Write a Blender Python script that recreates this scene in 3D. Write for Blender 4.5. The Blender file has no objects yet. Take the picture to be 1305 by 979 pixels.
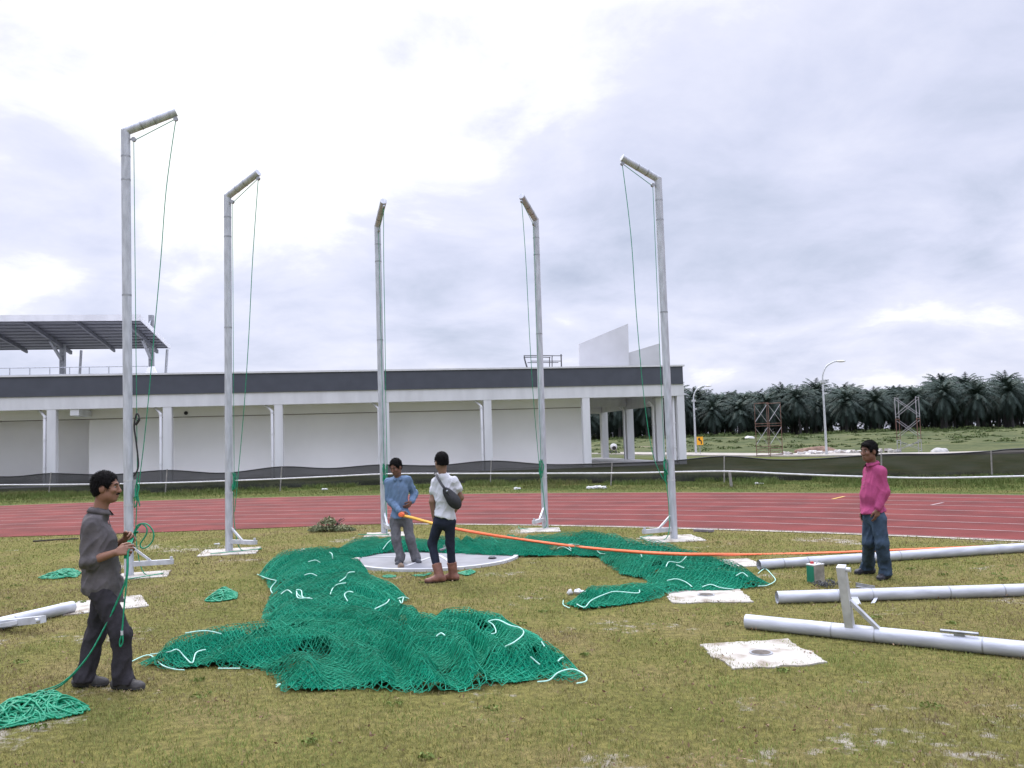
import bpy, math, random
import numpy as np
from mathutils import Vector, Matrix, noise as mnoise

# ------------------------------------------------------------------ camera
scene = bpy.context.scene
COL = scene.collection
FPX, CX, CY, EYE = 1100.0, 652.5, 489.5, 1.83          # focal length in photo pixels, photo centre, eye height (m)
PITCH, ROLL = math.atan(70.5 / FPX), math.radians(1.72)
_f = np.array([0, math.cos(PITCH), math.sin(PITCH)])
_u0 = np.array([0, -math.sin(PITCH), math.cos(PITCH)])
_r0 = np.array([1.0, 0, 0])
_r = _r0 * math.cos(ROLL) - _u0 * math.sin(ROLL)
_u = _u0 * math.cos(ROLL) + _r0 * math.sin(ROLL)
cam = bpy.data.objects.new('camera', bpy.data.cameras.new('camera'))
COL.objects.link(cam)
cam.data.sensor_width = 36.0
cam.data.lens = 36.0 * FPX / 1305.0
cam.data.clip_start, cam.data.clip_end = 0.1, 3000.0
m = Matrix.Identity(4)
for i in range(3):
    m[i][0], m[i][1], m[i][2] = _r[i], _u[i], -_f[i]
m[2][3] = EYE
cam.matrix_world = m
scene.camera = cam

# ------------------------------------------------------------------ sky, sun, exposure
SUN_EL, SUN_AZ = math.radians(52), math.radians(-28)    # azimuth from +Y, negative = to the left
world = bpy.data.worlds.new('World'); scene.world = world
world.use_nodes = True
wt = world.node_tree; wt.nodes.clear()
def wn(t, **k):
    n = wt.nodes.new(t)
    for a, b in k.items(): setattr(n, a, b)
    return n
wo = wn('ShaderNodeOutputWorld'); bg = wn('ShaderNodeBackground')
sky = wn('ShaderNodeTexSky', sky_type='NISHITA', sun_disc=False, sun_elevation=SUN_EL, sun_rotation=SUN_AZ)
bg.inputs['Strength'].default_value = 0.10
tc = wn('ShaderNodeTexCoord')
sep = wn('ShaderNodeSeparateXYZ'); wt.links.new(tc.outputs['Generated'], sep.inputs[0])
def wmath(op, a, b=None, clamp=False):
    n = wn('ShaderNodeMath', operation=op, use_clamp=clamp)
    for i, v in enumerate((a, b)):
        if v is None: continue
        if isinstance(v, (int, float)): n.inputs[i].default_value = v
        else: wt.links.new(v, n.inputs[i])
    return n.outputs[0]
zz = wmath('ADD', wmath('MAXIMUM', sep.outputs['Z'], 0.0), 0.26)
cmb = wn('ShaderNodeCombineXYZ')
wt.links.new(wmath('DIVIDE', sep.outputs['X'], zz), cmb.inputs[0])
wt.links.new(wmath('DIVIDE', sep.outputs['Y'], zz), cmb.inputs[1])
def wnoise(vec, scale, detail, rough, off):
    mp = wn('ShaderNodeMapping'); mp.inputs['Location'].default_value = off
    wt.links.new(vec, mp.inputs[0])
    n = wn('ShaderNodeTexNoise'); n.inputs['Scale'].default_value = scale
    n.inputs['Detail'].default_value = detail; n.inputs['Roughness'].default_value = rough
    n.inputs['Distortion'].default_value = 0.25
    wt.links.new(mp.outputs[0], n.inputs['Vector'])
    return n.outputs['Fac']
big = wnoise(cmb.outputs[0], 0.95, 3, 0.5, (7.3, 1.4, 0))
med = wnoise(cmb.outputs[0], 2.5, 8, 0.58, (5.1, 3.7, 0))
# brightness of the cloud deck: the veil is thin up and to the left, where the sun stands, thick to the right
vm = wn('ShaderNodeVectorMath', operation='DOT_PRODUCT')
wt.links.new(tc.outputs['Generated'], vm.inputs[0])
vm.inputs[1].default_value = Vector((-0.30, 0.72, 0.62)).normalized()
thin = wmath('MAXIMUM', wmath('MULTIPLY', wmath('SUBTRACT', vm.outputs['Value'], 0.84), 2.3), -0.10)
val = wmath('ADD', wmath('ADD', wmath('MULTIPLY', wmath('SUBTRACT', big, 0.5), 1.35), wmath('MULTIPLY', wmath('SUBTRACT', med, 0.5), 1.6)), thin)
# one broad grey cloud bank high on the right, its edge torn by the same noise
vb = wn('ShaderNodeVectorMath', operation='DOT_PRODUCT'); wt.links.new(tc.outputs['Generated'], vb.inputs[0])
vb.inputs[1].default_value = Vector((0.27, 0.87, 0.385)).normalized()
bank = wmath('MULTIPLY', wmath('ADD', wmath('SUBTRACT', vb.outputs['Value'], 0.972), wmath('MULTIPLY', wmath('SUBTRACT', med, 0.5), 0.05)), 22.0, True)
val = wmath('SUBTRACT', val, wmath('MULTIPLY', bank, 0.24))
ramp = wn('ShaderNodeValToRGB')
wt.links.new(wmath('ADD', val, 0.63, True), ramp.inputs[0])
cr = ramp.color_ramp
cr.elements[0].position = 0.0; cr.elements[0].color = (0.46, 0.51, 0.66, 1)
cr.elements[1].position = 1.0; cr.elements[1].color = (1.12, 1.12, 1.12, 1)
for p_, c_ in ((0.22, (0.56, 0.605, 0.76, 1)), (0.45, (0.67, 0.70, 0.87, 1)), (0.72, (0.79, 0.805, 0.95, 1))):
    e = cr.elements.new(p_); e.color = c_
# an overcast sky is about three times as bright overhead as at the horizon
up = wmath('ADD', 1.0, wmath('MULTIPLY', wmath('MAXIMUM', wmath('SUBTRACT', sep.outputs['Z'], 0.45), 0.0), 7.5))
gain = wn('ShaderNodeVectorMath', operation='SCALE')
wt.links.new(wmath('MULTIPLY', up, 9.3), gain.inputs['Scale'])
wt.links.new(ramp.outputs[0], gain.inputs[0])
mixs = wn('ShaderNodeMixRGB'); mixs.inputs[0].default_value = 0.93
wt.links.new(sky.outputs[0], mixs.inputs[1]); wt.links.new(gain.outputs[0], mixs.inputs[2])
wt.links.new(mixs.outputs[0], bg.inputs['Color']); wt.links.new(bg.outputs[0], wo.inputs[0])

sd = bpy.data.lights.new('sun', 'SUN'); sd.energy = 1.5; sd.angle = math.radians(12); sd.color = (1.0, 0.96, 0.90)
sun = bpy.data.objects.new('sun', sd); COL.objects.link(sun)
to_sun = Vector((math.sin(SUN_AZ) * math.cos(SUN_EL), math.cos(SUN_AZ) * math.cos(SUN_EL), math.sin(SUN_EL)))
sun.rotation_euler = to_sun.to_track_quat('Z', 'Y').to_euler()
sun.location = (0, 0, 30)
vs = scene.view_settings
vs.view_transform = 'Standard'; vs.look = 'None'; vs.exposure = 0.25; vs.gamma = 1.0
vs.use_curve_mapping = False

# ------------------------------------------------------------------ surveying helpers (photo pixel -> place in the world)
def ray(px, py): return _f + _r * (px - CX) / FPX + _u * (CY - py) / FPX
def at(px, py, z=0.0):
    d = ray(px, py); t = (z - EYE) / d[2]
    return Vector((d[0] * t, d[1] * t, z))
def atd(px, py, Y):
    d = ray(px, py); t = Y / d[1]
    return Vector((d[0] * t, Y, EYE + d[2] * t))

rng = np.random.default_rng(7); random.seed(7)
def _hash(ix, iy, seed):
    h = (ix.astype(np.int64) * 374761393 + iy.astype(np.int64) * 668265263 + seed * 974711) & 0x7fffffff
    h = ((h ^ (h >> 13)) * 1274126177) & 0x7fffffff
    return ((h ^ (h >> 16)) & 0xffff) / 65535.0
def vnoise(x, y, seed=0):
    x = np.asarray(x, float); y = np.asarray(y, float)
    ix, iy = np.floor(x), np.floor(y); fx, fy = x - ix, y - iy
    fx = fx * fx * (3 - 2 * fx); fy = fy * fy * (3 - 2 * fy)
    ix = ix.astype(np.int64); iy = iy.astype(np.int64)
    a, b = _hash(ix, iy, seed), _hash(ix + 1, iy, seed)
    c, d = _hash(ix, iy + 1, seed), _hash(ix + 1, iy + 1, seed)
    return (a * (1 - fx) + b * fx) * (1 - fy) + (c * (1 - fx) + d * fx) * fy
def fbm(x, y, seed=0, o=4):
    s, a, t = 0, 1.0, 0
    for k in range(o):
        s = s + a * vnoise(x * 2 ** k, y * 2 ** k, seed + 17 * k); t += a; a *= .5
    return s / t
def in_poly(x, y, poly):
    x = np.asarray(x); y = np.asarray(y); ins = np.zeros(x.shape, bool); n = len(poly)
    for i in range(n):
        x0, y0 = poly[i]; x1, y1 = poly[(i + 1) % n]
        if y0 == y1: continue
        ins ^= ((y0 > y) != (y1 > y)) & (x < (x1 - x0) * (y - y0) / (y1 - y0) + x0)
    return ins
def dist_poly(x, y, poly):
    d = np.full(np.shape(x), 1e9); n = len(poly)
    for i in range(n):
        ax, ay = poly[i]; bx_, by_ = poly[(i + 1) % n]
        ex, ey = bx_ - ax, by_ - ay; L = ex * ex + ey * ey + 1e-12
        t = np.clip(((x - ax) * ex + (y - ay) * ey) / L, 0, 1)
        d = np.minimum(d, np.hypot(x - ax - t * ex, y - ay - t * ey))
    return d

# ------------------------------------------------------------------ materials
def mat(name, col, rough=0.7, metal=0.0, var=0.12, scale=8.0, bump=0.0, bscale=40.0, col2=None, stretch=None, spec=None, trans=0.0, detail=5, fac=(0.35, 0.65)):
    M = bpy.data.materials.new(name); M.use_nodes = True
    nt = M.node_tree; p = nt.nodes['Principled BSDF']
    p.inputs['Roughness'].default_value = rough; p.inputs['Metallic'].default_value = metal
    if spec is not None: p.inputs['Specular IOR Level'].default_value = spec
    t = nt.nodes.new('ShaderNodeTexCoord'); src = t.outputs['Object']
    if stretch:
        mp = nt.nodes.new('ShaderNodeMapping'); mp.inputs['Scale'].default_value = stretch
        nt.links.new(src, mp.inputs[0]); src = mp.outputs[0]
    n = nt.nodes.new('ShaderNodeTexNoise'); n.inputs['Scale'].default_value = scale; n.inputs['Detail'].default_value = detail
    nt.links.new(src, n.inputs['Vector'])
    r = nt.nodes.new('ShaderNodeValToRGB'); nt.links.new(n.outputs['Fac'], r.inputs[0])
    c2 = col2 or tuple(min(1, c * (1 + var)) for c in col)
    c1 = col if col2 else tuple(c * (1 - var) for c in col)
    r.color_ramp.elements[0].position, r.color_ramp.elements[1].position = fac
    r.color_ramp.elements[0].color = (*c1, 1); r.color_ramp.elements[1].color = (*c2, 1)
    nt.links.new(r.outputs[0], p.inputs['Base Color'])
    if bump:
        n2 = nt.nodes.new('ShaderNodeTexNoise'); n2.inputs['Scale'].default_value = bscale; n2.inputs['Detail'].default_value = 6
        nt.links.new(src, n2.inputs['Vector'])
        b = nt.nodes.new('ShaderNodeBump'); b.inputs['Strength'].default_value = bump; b.inputs['Distance'].default_value = 0.02
        nt.links.new(n2.outputs['Fac'], b.inputs['Height']); nt.links.new(b.outputs[0], p.inputs['Normal'])
    if trans:
        tr = nt.nodes.new('ShaderNodeBsdfTransparent'); mx = nt.nodes.new('ShaderNodeMixShader'); mx.inputs[0].default_value = trans
        out = nt.nodes['Material Output']
        nt.links.new(p.outputs[0], mx.inputs[1]); nt.links.new(tr.outputs[0], mx.inputs[2]); nt.links.new(mx.outputs[0], out.inputs[0])
    return M
def ramp_mat(name, attr, stops, rough=0.8, spec=0.2):
    M = bpy.data.materials.new(name); M.use_nodes = True
    nt = M.node_tree; p = nt.nodes['Principled BSDF']; p.inputs['Roughness'].default_value = rough
    p.inputs['Specular IOR Level'].default_value = spec
    a = nt.nodes.new('ShaderNodeAttribute'); a.attribute_name = attr
    r = nt.nodes.new('ShaderNodeValToRGB'); nt.links.new(a.outputs['Fac'], r.inputs[0])
    for i, (q, c) in enumerate(stops):
        e = r.color_ramp.elements[i] if i < 2 else r.color_ramp.elements.new(q)
        e.position = q; e.color = (*c, 1)
    nt.links.new(r.outputs[0], p.inputs['Base Color'])
    return M

M_ALU = mat('aluminium', (0.45, 0.465, 0.505), 0.42, 0.15, 0.16, 5, 0.05, 60, stretch=(4, 4, 0.8))
M_ALU2 = mat('aluminium lever', (0.50, 0.51, 0.53), 0.45, 0.25, 0.15, 9)
M_STEEL = mat('galvanised steel', (0.33, 0.34, 0.36), 0.5, 0.6, 0.2, 12)
M_WHITE = mat('white paint', (0.63, 0.63, 0.65), 0.75, 0, 0.07, 1.6, 0.02, 4, stretch=(1, 1, .25))
M_WALL = mat('white rendered wall', (0.84, 0.83, 0.82), 0.85, 0, 0.025, .6, 0.03, 6)
M_BAND = mat('charcoal cladding', (0.060, 0.066, 0.085), 0.6, 0, 0.08, 1.5)
M_ROOF = mat('grey metal roof', (0.10, 0.104, 0.12), 0.55, 0.0, 0.12, 2, stretch=(10, 1, 1))
M_CONC = mat('concrete', (0.42, 0.41, 0.40), 0.9, 0, 0.18, 3, 0.1, 30)
M_RING = mat('throwing circle concrete', (0.225, 0.225, 0.235), 0.85, 0, 0.12, 2.5, 0.05, 40)
M_PAD = mat('painted concrete pad', (0.22, 0.18, 0.135), 0.9, 0, 0.1, 4, 0.3, 30, col2=(0.41, 0.385, 0.34), fac=(0.33, 0.49), detail=9)
M_BLACK = mat('black plastic', (0.015, 0.015, 0.017), 0.5)
M_DGREY = mat('dark grey steel', (0.05, 0.05, 0.055), 0.5)
M_NET = mat('shade netting', (0.022, 0.022, 0.022), 0.9, 0, 0.25, 3, 0.3, 30, stretch=(0.4, 0.4, 6), trans=0.14)
M_TAPE = mat('white barrier rope', (0.62, 0.61, 0.60), 0.7)
M_POSTW = mat('weathered post', (0.24, 0.225, 0.21), 0.85, 0, 0.2, 9)
M_GREENROPE = mat('green rope', (0.003, 0.23, 0.115), 0.55, 0, 0.25, 30)
M_MINT = mat('pale mint rope', (0.42, 0.70, 0.60), 0.6, 0, 0.12, 20)
M_ORANGE = mat('orange webbing', (0.85, 0.16, 0.055), 0.6, 0, 0.08, 14)
M_YELLOW = mat('yellow webbing', (0.80, 0.42, 0.06), 0.6, 0, 0.08, 14)
M_PLASTW = mat('white plastic', (0.7, 0.7, 0.7), 0.5)
M_STONE = mat('pale stone', (0.45, 0.40, 0.30), 0.9, 0, 0.15, 12, 0.3, 40)

# ------------------------------------------------------------------ object helpers
def link(o, parent=None):
    COL.objects.link(o)
    if parent is not None: o.parent = parent
    return o
def meta(o, label=None, cat=None, group=None, kind=None):
    if label: o['label'] = label
    if cat: o['category'] = cat
    if group: o['group'] = group
    if kind: o['kind'] = kind
    return o
def empty(name, loc=(0, 0, 0), rz=0.0, parent=None):
    o = bpy.data.objects.new(name, None); o.location = loc; o.rotation_euler = (0, 0, rz); o.empty_display_size = 0.2
    return link(o, parent)
def mesh_np(name, V, F, M, parent=None, smooth=False, k=None, attr=None, loc=None):
    """V (n,3); F (m,k) int array"""
    V = np.asarray(V, np.float32); F = np.asarray(F, np.int32); k = F.shape[1]
    me = bpy.data.meshes.new(name)
    me.vertices.add(len(V)); me.vertices.foreach_set('co', V.ravel())
    me.loops.add(F.size); me.loops.foreach_set('vertex_index', F.ravel())
    me.polygons.add(len(F)); me.polygons.foreach_set('loop_start', np.arange(0, F.size, k, dtype=np.int32))
    me.polygons.foreach_set('loop_total', np.full(len(F), k, np.int32))
    if smooth: me.polygons.foreach_set('use_smooth', np.ones(len(F), bool))
    me.update(calc_edges=True); me.validate()
    if attr:
        for an, (dom, data) in attr.items():
            a = me.attributes.new(an, 'FLOAT', dom); a.data.foreach_set('value', np.asarray(data, np.float32))
    me.materials.append(M)
    o = bpy.data.objects.new(name, me)
    if loc is not None: o.location = loc
    return link(o, parent)
class MB:
    def __init__(s): s.v, s.f, s.sm = [], [], []
    def add(s, V, F, smooth=False):
        b = len(s.v); s.v += [tuple(p) for p in V]
        s.f += [tuple(i + b for i in q) for q in F]; s.sm += [smooth] * len(F)
        return s
    def box(s, x0, x1, y0, y1, z0, z1, mtx=None, bev=0.0):
        P = [Vector((x, y, z)) for z in (z0, z1) for x, y in ((x0, y0), (x1, y0), (x1, y1), (x0, y1))]
        if mtx is not None: P = [mtx @ p for p in P]
        return s.add(P, [(0, 3, 2, 1), (4, 5, 6, 7), (0, 1, 5, 4), (1, 2, 6, 5), (2, 3, 7, 6), (3, 0, 4, 7)])
    def bar(s, a, b, w, h, up=(0, 0, 1)):
        a, b = Vector(a), Vector(b); d = (b - a).normalized(); u = Vector(up)
        l = d.cross(u)
        if l.length < 1e-4: l = d.cross(Vector((0, 1, 0)))
        l.normalize(); u = l.cross(d)
        P = [q + l * sx * w / 2 + u * sz * h / 2 for q in (a, b) for sx, sz in ((-1, -1), (1, -1), (1, 1), (-1, 1))]
        return s.add(P, [(0, 3, 2, 1), (4, 5, 6, 7), (0, 1, 5, 4), (1, 2, 6, 5), (2, 3, 7, 6), (3, 0, 4, 7)])
    def tube(s, pts, r, n=8, cap=True, hollow=False):
        pts = [Vector(p) for p in pts]; N = len(pts)
        rs = r if isinstance(r, (list, tuple)) else [r] * N
        V, F = [], []; ref = None
        for i, p in enumerate(pts):
            d = (pts[min(i + 1, N - 1)] - pts[max(i - 1, 0)])
            d = d.normalized() if d.length > 1e-9 else Vector((0, 0, 1))
            if ref is None:
                ref = d.cross(Vector((0, 0, 1)))
                if ref.length < 1e-3: ref = d.cross(Vector((0, 1, 0)))
            ref = (ref - d * ref.dot(d))
            if ref.length < 1e-6: ref = d.orthogonal()
            ref.normalize(); w = d.cross(ref)
            for k in range(n):
                a = 2 * math.pi * k / n
                V.append(p + (ref * math.cos(a) + w * math.sin(a)) * rs[i])
        for i in range(N - 1):
            for k in range(n):
                k2 = (k + 1) % n
                F.append((i * n + k, i * n + k2, (i + 1) * n + k2, (i + 1) * n + k))
        s.add(V, F, True)
        if cap: s.add(V[:n], [tuple(range(n))[::-1]]); s.add(V[-n:], [tuple(range(n))])
        return s
    def prism(s, poly, z0, z1):
        n = len(poly)
        V = [(x, y, z0) for x, y in poly] + [(x, y, z1) for x, y in poly]
        F = [tuple(range(n))[::-1], tuple(range(n, 2 * n))] + [(i, (i + 1) % n, n + (i + 1) % n, n + i) for i in range(n)]
        return s.add(V, F)
    def blob(s, c, r, seed=0, n=10, rough=0.2):
        c = Vector(c); r = Vector(r) if hasattr(r, '__len__') else Vector((r, r, r)); V, F = [], []
        for i in range(n + 1):
            th = math.pi * i / n
            for k in range(2 * n):
                ph = math.pi * k / n
                d = Vector((math.sin(th) * math.cos(ph), math.sin(th) * math.sin(ph), math.cos(th)))
                q = 1 + rough * mnoise.noise(d * 1.7 + Vector((seed * 3.1, seed * 1.7, 0))) * 2
                V.append(c + Vector((d.x * r.x, d.y * r.y, d.z * r.z)) * q)
        for i in range(n):
            for k in range(2 * n):
                k2 = (k + 1) % (2 * n)
                F.append((i * 2 * n + k, (i + 1) * 2 * n + k, (i + 1) * 2 * n + k2, i * 2 * n + k2))
        return s.add(V, F, True)
    def build(s, name, M, parent=None, loc=None):
        me = bpy.data.meshes.new(name); me.from_pydata(s.v, [], s.f)
        me.polygons.foreach_set('use_smooth', s.sm); me.update(); me.materials.append(M)
        o = bpy.data.objects.new(name, me)
        if loc is not None: o.location = loc
        return link(o, parent)
def spline(P, n=8):
    P = [Vector(p) for p in P]; out = []
    for i in range(len(P) - 1):
        a, b, c, d = P[max(i - 1, 0)], P[i], P[i + 1], P[min(i + 2, len(P) - 1)]
        for k in range(n):
            t = k / n
            out.append(0.5 * ((2 * b) + (c - a) * t + (2 * a - 5 * b + 4 * c - d) * t * t + (3 * b - a - 3 * c + d) * t ** 3))
    out.append(P[-1]); return out
def copy_tree(o, parent=None):
    c = o.copy(); COL.objects.link(c)
    if parent is not None: c.parent = parent
    for ch in list(o.children): copy_tree(ch, c)
    return c

# ------------------------------------------------------------------ the ground
TC = (-13.2, -11.2); R_IN, LANE = 32.62, 1.235
R_OUT = R_IN + 8 * LANE
def sstep(a, b, x):
    t = np.clip((np.asarray(x, float) - a) / (b - a), 0, 1); return t * t * (3 - 2 * t)
def ground_z(x, y):
    x = np.asarray(x, float); y = np.asarray(y, float)
    r = np.hypot(x - 4, y)
    far = sstep(80, 150, r)
    hum = (fbm(x * .09, y * .09, 3) - .5) * 0.9 + (fbm(x * .35, y * .35, 5) - .5) * 0.45
    near = (fbm(x * .5, y * .5, 11) - .5) * 0.018 * (1 - sstep(14, 20, r))
    return far * (0.95 + hum) + near * 0
gx = np.concatenate([-np.geomspace(900, 44, 24), np.arange(-40, 40, 1.0), np.arange(40, 180, 1.6), np.geomspace(182, 1200, 22)])
gy = np.concatenate([-np.geomspace(300, 12, 12), np.arange(-10, 60, 1.0), np.arange(60, 190, 1.6), np.geomspace(192, 1800, 26)])
GX, GY = np.meshgrid(gx, gy, indexing='ij'); GZ = ground_z(GX, GY)
nx, ny = GX.shape
idx = np.arange(nx * ny).reshape(nx, ny)
GF = np.stack([idx[:-1, :-1], idx[1:, :-1], idx[1:, 1:], idx[:-1, 1:]], -1).reshape(-1, 4)

def lawn_material():
    M = bpy.data.materials.new('lawn'); M.use_nodes = True; nt = M.node_tree; L = nt.links
    p = nt.nodes['Principled BSDF']; p.inputs['Roughness'].default_value = 0.95; p.inputs['Specular IOR Level'].default_value = 0.1
    geo = nt.nodes.new('ShaderNodeNewGeometry'); P = geo.outputs['Position']
    def noise(s, d=5, off=(0, 0, 0), r=.55):
        mp = nt.nodes.new('ShaderNodeMapping'); mp.inputs['Location'].default_value = off; L.new(P, mp.inputs[0])
        n = nt.nodes.new('ShaderNodeTexNoise'); n.inputs['Scale'].default_value = s; n.inputs['Detail'].default_value = d
        n.inputs['Roughness'].default_value = r; L.new(mp.outputs[0], n.inputs['Vector']); return n.outputs['Fac']
    def ramp(v, stops):
        r = nt.nodes.new('ShaderNodeValToRGB'); L.new(v, r.inputs[0])
        for i, (q, c) in enumerate(stops):
            e = r.color_ramp.elements[i] if i < 2 else r.color_ramp.elements.new(q)
            e.position = q; e.color = (*c, 1)
        return r.outputs[0]
    def mix(f, a, b, t='MIX'):
        n = nt.nodes.new('ShaderNodeMixRGB'); n.blend_type = t
        for i, v in enumerate((f, a, b)):
            if isinstance(v, float): n.inputs[i].default_value = v
            elif isinstance(v, tuple): n.inputs[i].default_value = (*v, 1)
            else: L.new(v, n.inputs[i])
        return n.outputs[0]
    def mth(op, a, b=0.0):
        n = nt.nodes.new('ShaderNodeMath'); n.operation = op; n.use_clamp = False
        for i, v in enumerate((a, b)):
            if isinstance(v, (int, float)): n.inputs[i].default_value = v
            else: L.new(v, n.inputs[i])
        return n.outputs[0]
    def rng_(v, a, b):
        n = nt.nodes.new('ShaderNodeMapRange'); L.new(v, n.inputs[0]); n.inputs[1].default_value = a; n.inputs[2].default_value = b
        n.interpolation_type = 'SMOOTHSTEP'; return n.outputs[0]
    lawn = ramp(noise(0.8, 7, (3, 1, 0), .62), [(.30, (0.136, 0.138, 0.042)), (.72, (0.236, 0.186, 0.094)), (.5, (0.186, 0.170, 0.060))])
    tuft = ramp(noise(16, 5, (7, 2, 0)), [(.36, (.65, .65, .62)), (.64, (1.2, 1.18, 1.1))])
    blade = ramp(noise(110, 3, (1, 9, 0), .7), [(.34, (.60, .60, .55)), (.66, (1.38, 1.38, 1.28))])
    lawn = mix(1.0, mix(1.0, lawn, tuft, 'MULTIPLY'), blade, 'MULTIPLY')
    sm = mth('ADD', mth('MULTIPLY', noise(0.55, 4, (4.2, 8.4, 0)), 1.0), mth('MULTIPLY', noise(7, 6, (0, 5, 0), .7), .55))
    lawn = mix(mth('MULTIPLY', rng_(sm, .885, .985), .85), lawn, ramp(noise(30, 4), [(.3, (.30, .26, .21)), (.7, (.50, .46, .41))]))
    green = ramp(noise(0.7, 7, (1, 4, 0), .65), [(.32, (.060, .100, .018)), (.68, (.150, .135, .045))])
    green = mix(1.0, green, ramp(noise(9, 6, (2, 2, 0), .7), [(.3, (.5, .5, .5)), (.7, (1.35, 1.35, 1.3))]), 'MULTIPLY')
    field = ramp(noise(0.14, 8, (5, 1, 0), .68), [(.32, (.045, .065, .026)), (.70, (.125, .130, .055)), (.5, (.088, .100, .044))])
    field = mix(1.0, field, ramp(noise(1.6, 7, (2, 6, 0), .7), [(.3, (.45, .5, .5)), (.7, (1.4, 1.35, 1.3))]), 'MULTIPLY')
    bare = noise(0.05, 5, (3.3, 0.8, 0), .6)
    field = mix(mth('MULTIPLY', rng_(bare, .62, .68), .6), field, (.30, .24, .18))
    d = nt.nodes.new('ShaderNodeVectorMath'); d.operation = 'DISTANCE'; L.new(P, d.inputs[0]); d.inputs[1].default_value = (TC[0], TC[1], 0)
    rr = mth('ADD', d.outputs['Value'], mth('MULTIPLY', mth('SUBTRACT', noise(.4, 4), .5), 3.0))
    c = mix(rng_(rr, 38, 39.5), lawn, green)
    c = mix(rng_(rr, 78, 92), c, field)
    L.new(c, p.inputs['Base Color'])
    b = nt.nodes.new('ShaderNodeBump'); b.inputs['Strength'].default_value = .9; b.inputs['Distance'].default_value = .03
    L.new(noise(60, 5, (2, 2, 2), .7), b.inputs['Height']); L.new(b.outputs[0], p.inputs['Normal'])
    return M
M_LAWN = lawn_material()
lawn = mesh_np('ground', np.stack([GX, GY, GZ], -1).reshape(-1, 3), GF, M_LAWN, smooth=True)
meta(lawn, 'olive green and straw brown lawn with bare sandy patches under the whole scene', 'ground', kind='structure')

def arc_pt(r, a): return (TC[0] + r * math.cos(a), TC[1] + r * math.sin(a))
def arc_strip(r0, r1, a0, a1, z, n=160):
    V = []; F = []
    for i in range(n + 1):
        a = a0 + (a1 - a0) * i / n
        V += [(*arc_pt(r0, a), z), (*arc_pt(r1, a), z)]
    for i in range(n): F.append((2 * i, 2 * i + 1, 2 * i + 3, 2 * i + 2))
    return V, F
def track_material():
    M = mat('red track rubber', (.132, .0235, .0195), 0.85, 0, .24, .9, .3, 250, spec=0.25)
    return M
M_TRACK = track_material()
A0, A1 = math.radians(8), math.radians(140)
mb = MB(); mb.add(*arc_strip(R_IN, R_OUT, A0, A1, 0.012))
# the apron that widens the track on its inner side towards the left
ap = [at(*q) for q in ((-420, 698), (-150, 690), (0, 685), (152, 680.5), (265, 676.5), (377, 672), (440, 669.6), (560, 666.5))]
b = len(mb.v)
V = []
for p in ap:
    a = math.atan2(p.y - TC[1], p.x - TC[0])
    q = arc_pt(R_IN, a); V += [(p.x, p.y, 0.012), (q[0], q[1], 0.012)]
mb.add(V, [(2 * i, 2 * i + 1, 2 * i + 3, 2 * i + 2) for i in range(len(ap) - 1)])
track = mb.build('running_track', M_TRACK); meta(track, 'brick red running track bend with white lane lines', 'running track', kind='structure')
M_LINE = mat('white lane paint', (.31, .22, .21), .85, 0, .2, 3)
for k in range(9):
    ln = MB().add(*arc_strip(R_IN + k * LANE - (0.0 if k else -.02), R_IN + k * LANE + .055, A0, A1, 0.016)).build('lane_line', M_LINE, track)
mb = MB()
mk = MB().add(*arc_strip(R_IN - 0.13, R_IN + 0.0, A0, math.radians(72), 0.010)).build('edge_strip', mat('pale concrete edging', (.40, .36, .30), .9, 0, .3, 4), track)
def track_mark(px, py, px2, py2, M):
    a, b_ = at(px, py), at(px2, py2)
    v = MB().bar((a.x, a.y, 0.0205), (b_.x, b_.y, 0.0205), .07, .001).build('lane_mark', M, track)
M_YMARK = mat('yellow track paint', (.55, .36, .08), .8)
track_mark(1061, 637.0, 1076, 633.6, M_YMARK)
track_mark(1186, 645.0, 1202, 641.6, M_LINE)

# pale road beyond the fence
def strip(pts, w, z0, z1, name, M, label):
    P = spline(pts, 10); V, F = [], []
    for i, p in enumerate(P):
        d = (P[min(i + 1, len(P) - 1)] - P[max(i - 1, 0)]).normalized(); n = Vector((-d.y, d.x, 0))
        V += [(p + n * w / 2).to_tuple()[:2] + (z1,), (p - n * w / 2).to_tuple()[:2] + (z1,), (p + n * (w / 2 + .02)).to_tuple()[:2] + (z0,), (p - n * (w / 2 + .02)).to_tuple()[:2] + (z0,)]
    for i in range(len(P) - 1):
        a, b_ = 4 * i, 4 * i + 4
        F += [(a, a + 1, b_ + 1, b_), (a, b_, b_ + 2, a + 2), (a + 1, a + 3, b_ + 3, b_ + 1)]
    o = MB().add(V, F).build(name, M); meta(o, label, 'road', kind='structure'); return o
M_ROAD = mat('pale dusty road', (.32, .29, .25), .95, 0, .2, .8, .2, 10)
strip([(-16, 108, 0), (2, 102, 0), (10, 92, 0), (16.5, 74, 0), (20.5, 64.5, 0), (25, 59, 0), (33, 56, 0), (60, 56, 0), (120, 60, 0)], 4.6, -.2, .10, 'road', M_ROAD, 'pale dusty concrete road curving beyond the fence')
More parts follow.
